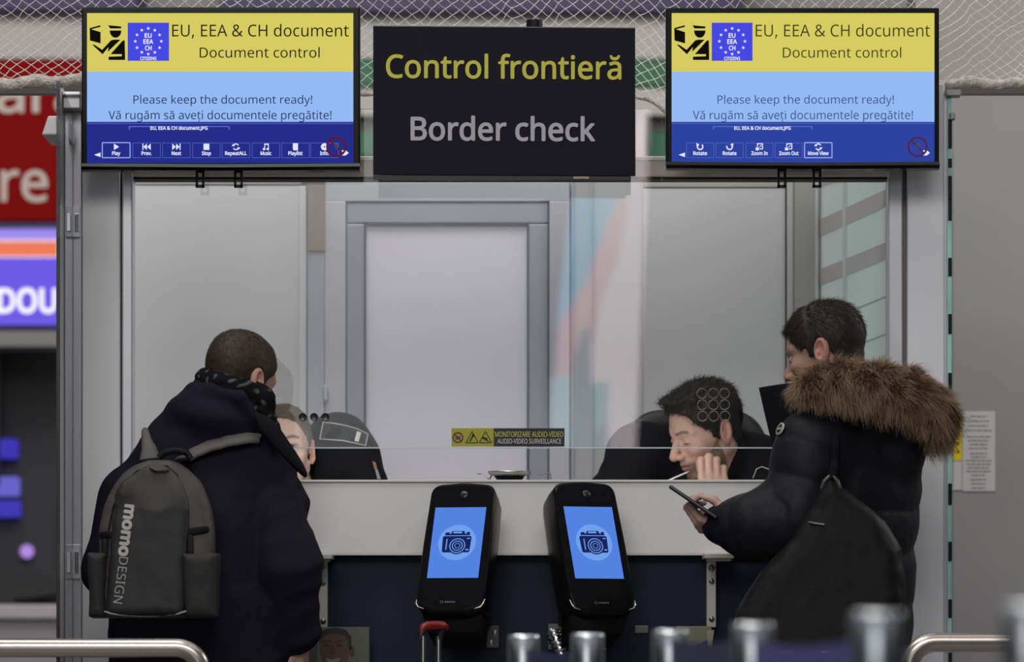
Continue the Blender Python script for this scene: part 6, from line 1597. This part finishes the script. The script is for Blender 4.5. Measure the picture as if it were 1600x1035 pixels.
# chair behind him
def chair(px, label, xw, ytop, Yc, tone, group):
    cx_ = P(px, 0, Yc).x
    t = thing('office_chair', label, 'chair', (cx_, Yc - 0.2, PZ))
    def back(p):
        hw = xw * S(Yc) / 2; zt = P(0, ytop, Yc).z; zb = PZ + 0.52; zc = (zt + zb) / 2
        q = p - np.array((cx_, Yc, zc)); q = q.copy(); q[:, 1] += 0.25 * (q[:, 0] ** 2)
        return smax(rbox(np.stack([q[:, 0], np.zeros(len(q)), q[:, 2]], 1), (0, 0, 0), (hw, 0.2, (zt - zb) / 2), 0.11), np.abs(q[:, 1]) - 0.04, 0.03)
    sdf_obj('backrest', back, (cx_ - 0.32, Yc - 0.12, PZ + 0.45), (cx_ + 0.32, Yc + 0.12, P(0, ytop - 12, Yc).z), 0.010, mat('chair_black', (0.009, 0.009, 0.010), 0.5), t)
    MB().box((cx_ - 0.24, Yc - 0.46, PZ + 0.40), (cx_ + 0.24, Yc + 0.0, PZ + 0.48)).build('seat', mat('chair_black', (0.009, 0.009, 0.010), 0.5), t, 0.03, 3)
    MB().cyl((cx_, Yc - 0.23, PZ + 0.07), (cx_, Yc - 0.23, PZ + 0.40), 0.03).build('gas_lift', M_ALUD, t)
    for k in range(5):
        a = 2 * math.pi * k / 5 + 0.3; e_ = Vector((cx_ + 0.24 * math.cos(a), Yc - 0.23 + 0.24 * math.sin(a), PZ + 0.065))
        lg_ = MB().tube([(cx_, Yc - 0.23, PZ + 0.09), e_], [0.022, 0.015], 8).build('leg', M_MATTE, t)
        MB().cyl(e_ + Vector((-0.012, 0, -0.038)), e_ + Vector((0.012, 0, -0.038)), 0.026).build('caster', M_MATTE, lg_)
    MB().box((cx_ - 0.04, Yc + 0.0, PZ + 0.42), (cx_ + 0.04, Yc + 0.06, PZ + 0.75)).build('back_bracket', M_MATTE, t, 0.01)
    return t
chair(1086, 'black office chair whose back rises behind the officer resting his cheek', 224, 641, 0.86, None, None)

# the officer looking up at the man with the backpack
Y2 = 0.46
pq = lambda x, y, dy=0.0: np3(P(x, y, Y2 + dy))
hQ = rotm(268, -2, 3); cQ = pq(443, 703); neck_to(cQ, hQ, 1.03, pq(470, 800, 0.12))
SK_Q = (0.72, 0.50, 0.41)
WQ, WQ2 = pq(400, 800, -0.2), pq(560, 800, -0.25)
fQ = lambda p: hand_f(p, WQ, (0.5, -0.8, 0), (0, 0, 1), 1, [(30, 40, 30)] * 4)
fQ2 = lambda p: hand_f(p, WQ2, (-0.6, -0.7, 0), (0, 0, 1), -1, [(30, 40, 30)] * 4)
lq = seated_legs(cQ[0] + 0.06, Y2 + 0.06, PZ + 0.50, PZ)
tQ = lambda p: smin(smin(smin(smin(ell(p, pq(500, 800, 0.16), (0.14, 0.10, 0.2)), ell(p, pq(505, 960, 0.16), (0.15, 0.11, 0.2)), 0.08), chain(p, lq[0], [0.08, 0.06, 0.045]), 0.05), chain(p, lq[1], [0.08, 0.06, 0.045]), 0.05),
                    np.minimum(chain(p, [pq(545, 730, 0.14), pq(585, 830, -0.1), WQ2], [0.05, 0.045, 0.028]), chain(p, [pq(430, 775, 0.14), pq(395, 850, -0.02), WQ], [0.05, 0.045, 0.028])), 0.04)
V, F = nets(tQ, (cQ[0] - 0.30, Y2 - 0.40, PZ), (cQ[0] + 0.42, Y2 + 0.36, 1.5), 0.014)
parts = [build_head(cQ, hQ, 1.03, skin=SK_Q, hairc=(0.07, 0.05, 0.035), ear=(0.62, 0.28, 0.23), open_eye=True, beard=0.12), (V, F, skin_of(len(V), SK_Q)), limb(fQ, [WQ], 0.2, 0.005, SK_Q), limb(fQ2, [WQ2], 0.2, 0.005, SK_Q)]
lo = person('seated officer facing the man with the backpack, a white-edged rank strap on his shoulder', Vector((cQ[0], Y2, PZ)), parts)
build_hair('hair', lo, cQ, hQ, 1.03, (0.13, 0.098, 0.072), 8000, 0.012, 0.0025, 0.007, nz=0.0015, seed=12, side_col=(0.20, 0.155, 0.12), lift=0.3, rad=0.0005)
def uniQ(p):
    d = smin(ell(p, pq(528, 735, 0.14), (0.118, 0.135, 0.170)), ell(p, pq(505, 940, 0.16), (0.18, 0.14, 0.26)), 0.08)
    d = smin(d, chain(p, [pq(552, 720, 0.10), pq(592, 830, -0.08), WQ2 + np.array((0.02, 0.03, 0))], [0.078, 0.070, 0.045], 0.05), 0.03)
    d = smin(d, chain(p, [pq(430, 790, 0.12), pq(400, 850, 0.0), WQ + np.array((-0.01, 0.04, 0))], [0.08, 0.07, 0.045], 0.05), 0.04)
    d = smax(d, -cone(p, cQ + np.array((0, 0.0, 0.05)), cQ + np.array((0.012, 0.05, -0.12)), 0.10, 0.068), 0.012)
    return smax(d, 0.80 - p[:, 2], 0.02) + wrinkle(p, 0.003, (10, 10, 8), 30.0)
unq = sdf_obj('uniform_jacket', uniQ, (cQ[0] - 0.32, Y2 - 0.40, 0.78), (cQ[0] + 0.46, Y2 + 0.36, 1.63), 0.0068, M_UNI, lo)
sdf_obj('trousers', lambda p: smin(chain(p, lq[0], [0.10, 0.08, 0.065]), chain(p, lq[1], [0.10, 0.08, 0.065]), 0.03), (cQ[0] - 0.3, Y2 - 0.36, PZ + 0.02), (cQ[0] + 0.40, Y2 + 0.34, PZ + 0.68), 0.014, M_UNI, lo)
for l_ in lq: shoe(lo, l_[2].x, l_[2].y - 0.03, 270, PZ)
qt = bvh(unq)
ep = [(506, 662), (522, 663.5), (540, 667), (556, 672), (573, 680), (570, 698), (552, 693.5), (535, 690), (518, 688.5), (501, 687.5)]
ept = [on_surface(qt, x, y, 0.005, Y2 + 0.03) for x, y in ep]
yy = [v.y for v in ept]
for v in ept: v.y = max(min(v.y, 0.62), Y2 - 0.02)
e_o = MB().add([v + Vector((0, 0.001, 0)) for v in ept] + [v + Vector((0, 0.012, 0)) for v in ept], [tuple(range(10)), tuple(range(10, 20))[::-1]] + [(i, i + 10, (i + 1) % 10 + 10, (i + 1) % 10) for i in range(10)]).build('epaulette', mat('uniform_strap', (0.011, 0.011, 0.014), 0.7), lo)
MB().tube(ept, 0.0017, 6, False, True).build('white_edging', M_LINE, e_o)
a = [on_surface(qt, x, y, 0.008, Y2 + 0.03) for x, y in ((556, 677), (562, 679), (558.5, 693), (552.5, 691.5))]
for v in a: v.y = min(v.y, 0.58) - 0.003
MB().add(a + [v + Vector((0, 0.002, 0)) for v in a], [(0, 1, 2, 3), (7, 6, 5, 4), (0, 4, 5, 1), (1, 5, 6, 2), (2, 6, 7, 3), (3, 7, 4, 0)]).build('rank_bar', mat('rank_bar_white', (0.75, 0.75, 0.72), 0.5), e_o)
for (pts, nm, col) in (([(581, 722), (586, 724), (589, 736), (584, 734)], 'sleeve_patch', (0.34, 0.20, 0.12)), ([(585, 734), (589, 735), (594, 750), (589, 750)], 'sleeve_patch_edge', (0.32, 0.34, 0.38))):
    a = [on_surface(qt, x, y, 0.003, Y2 + 0.06) for x, y in pts]
    for v in a: v.y = min(v.y, 0.6)
    MB().add(a + [v + Vector((0, 0.003, 0)) for v in a], [(0, 1, 2, 3), (7, 6, 5, 4), (0, 4, 5, 1), (1, 5, 6, 2), (2, 6, 7, 3), (3, 7, 4, 0)]).build(nm, mat(nm, col, 0.6), lo)
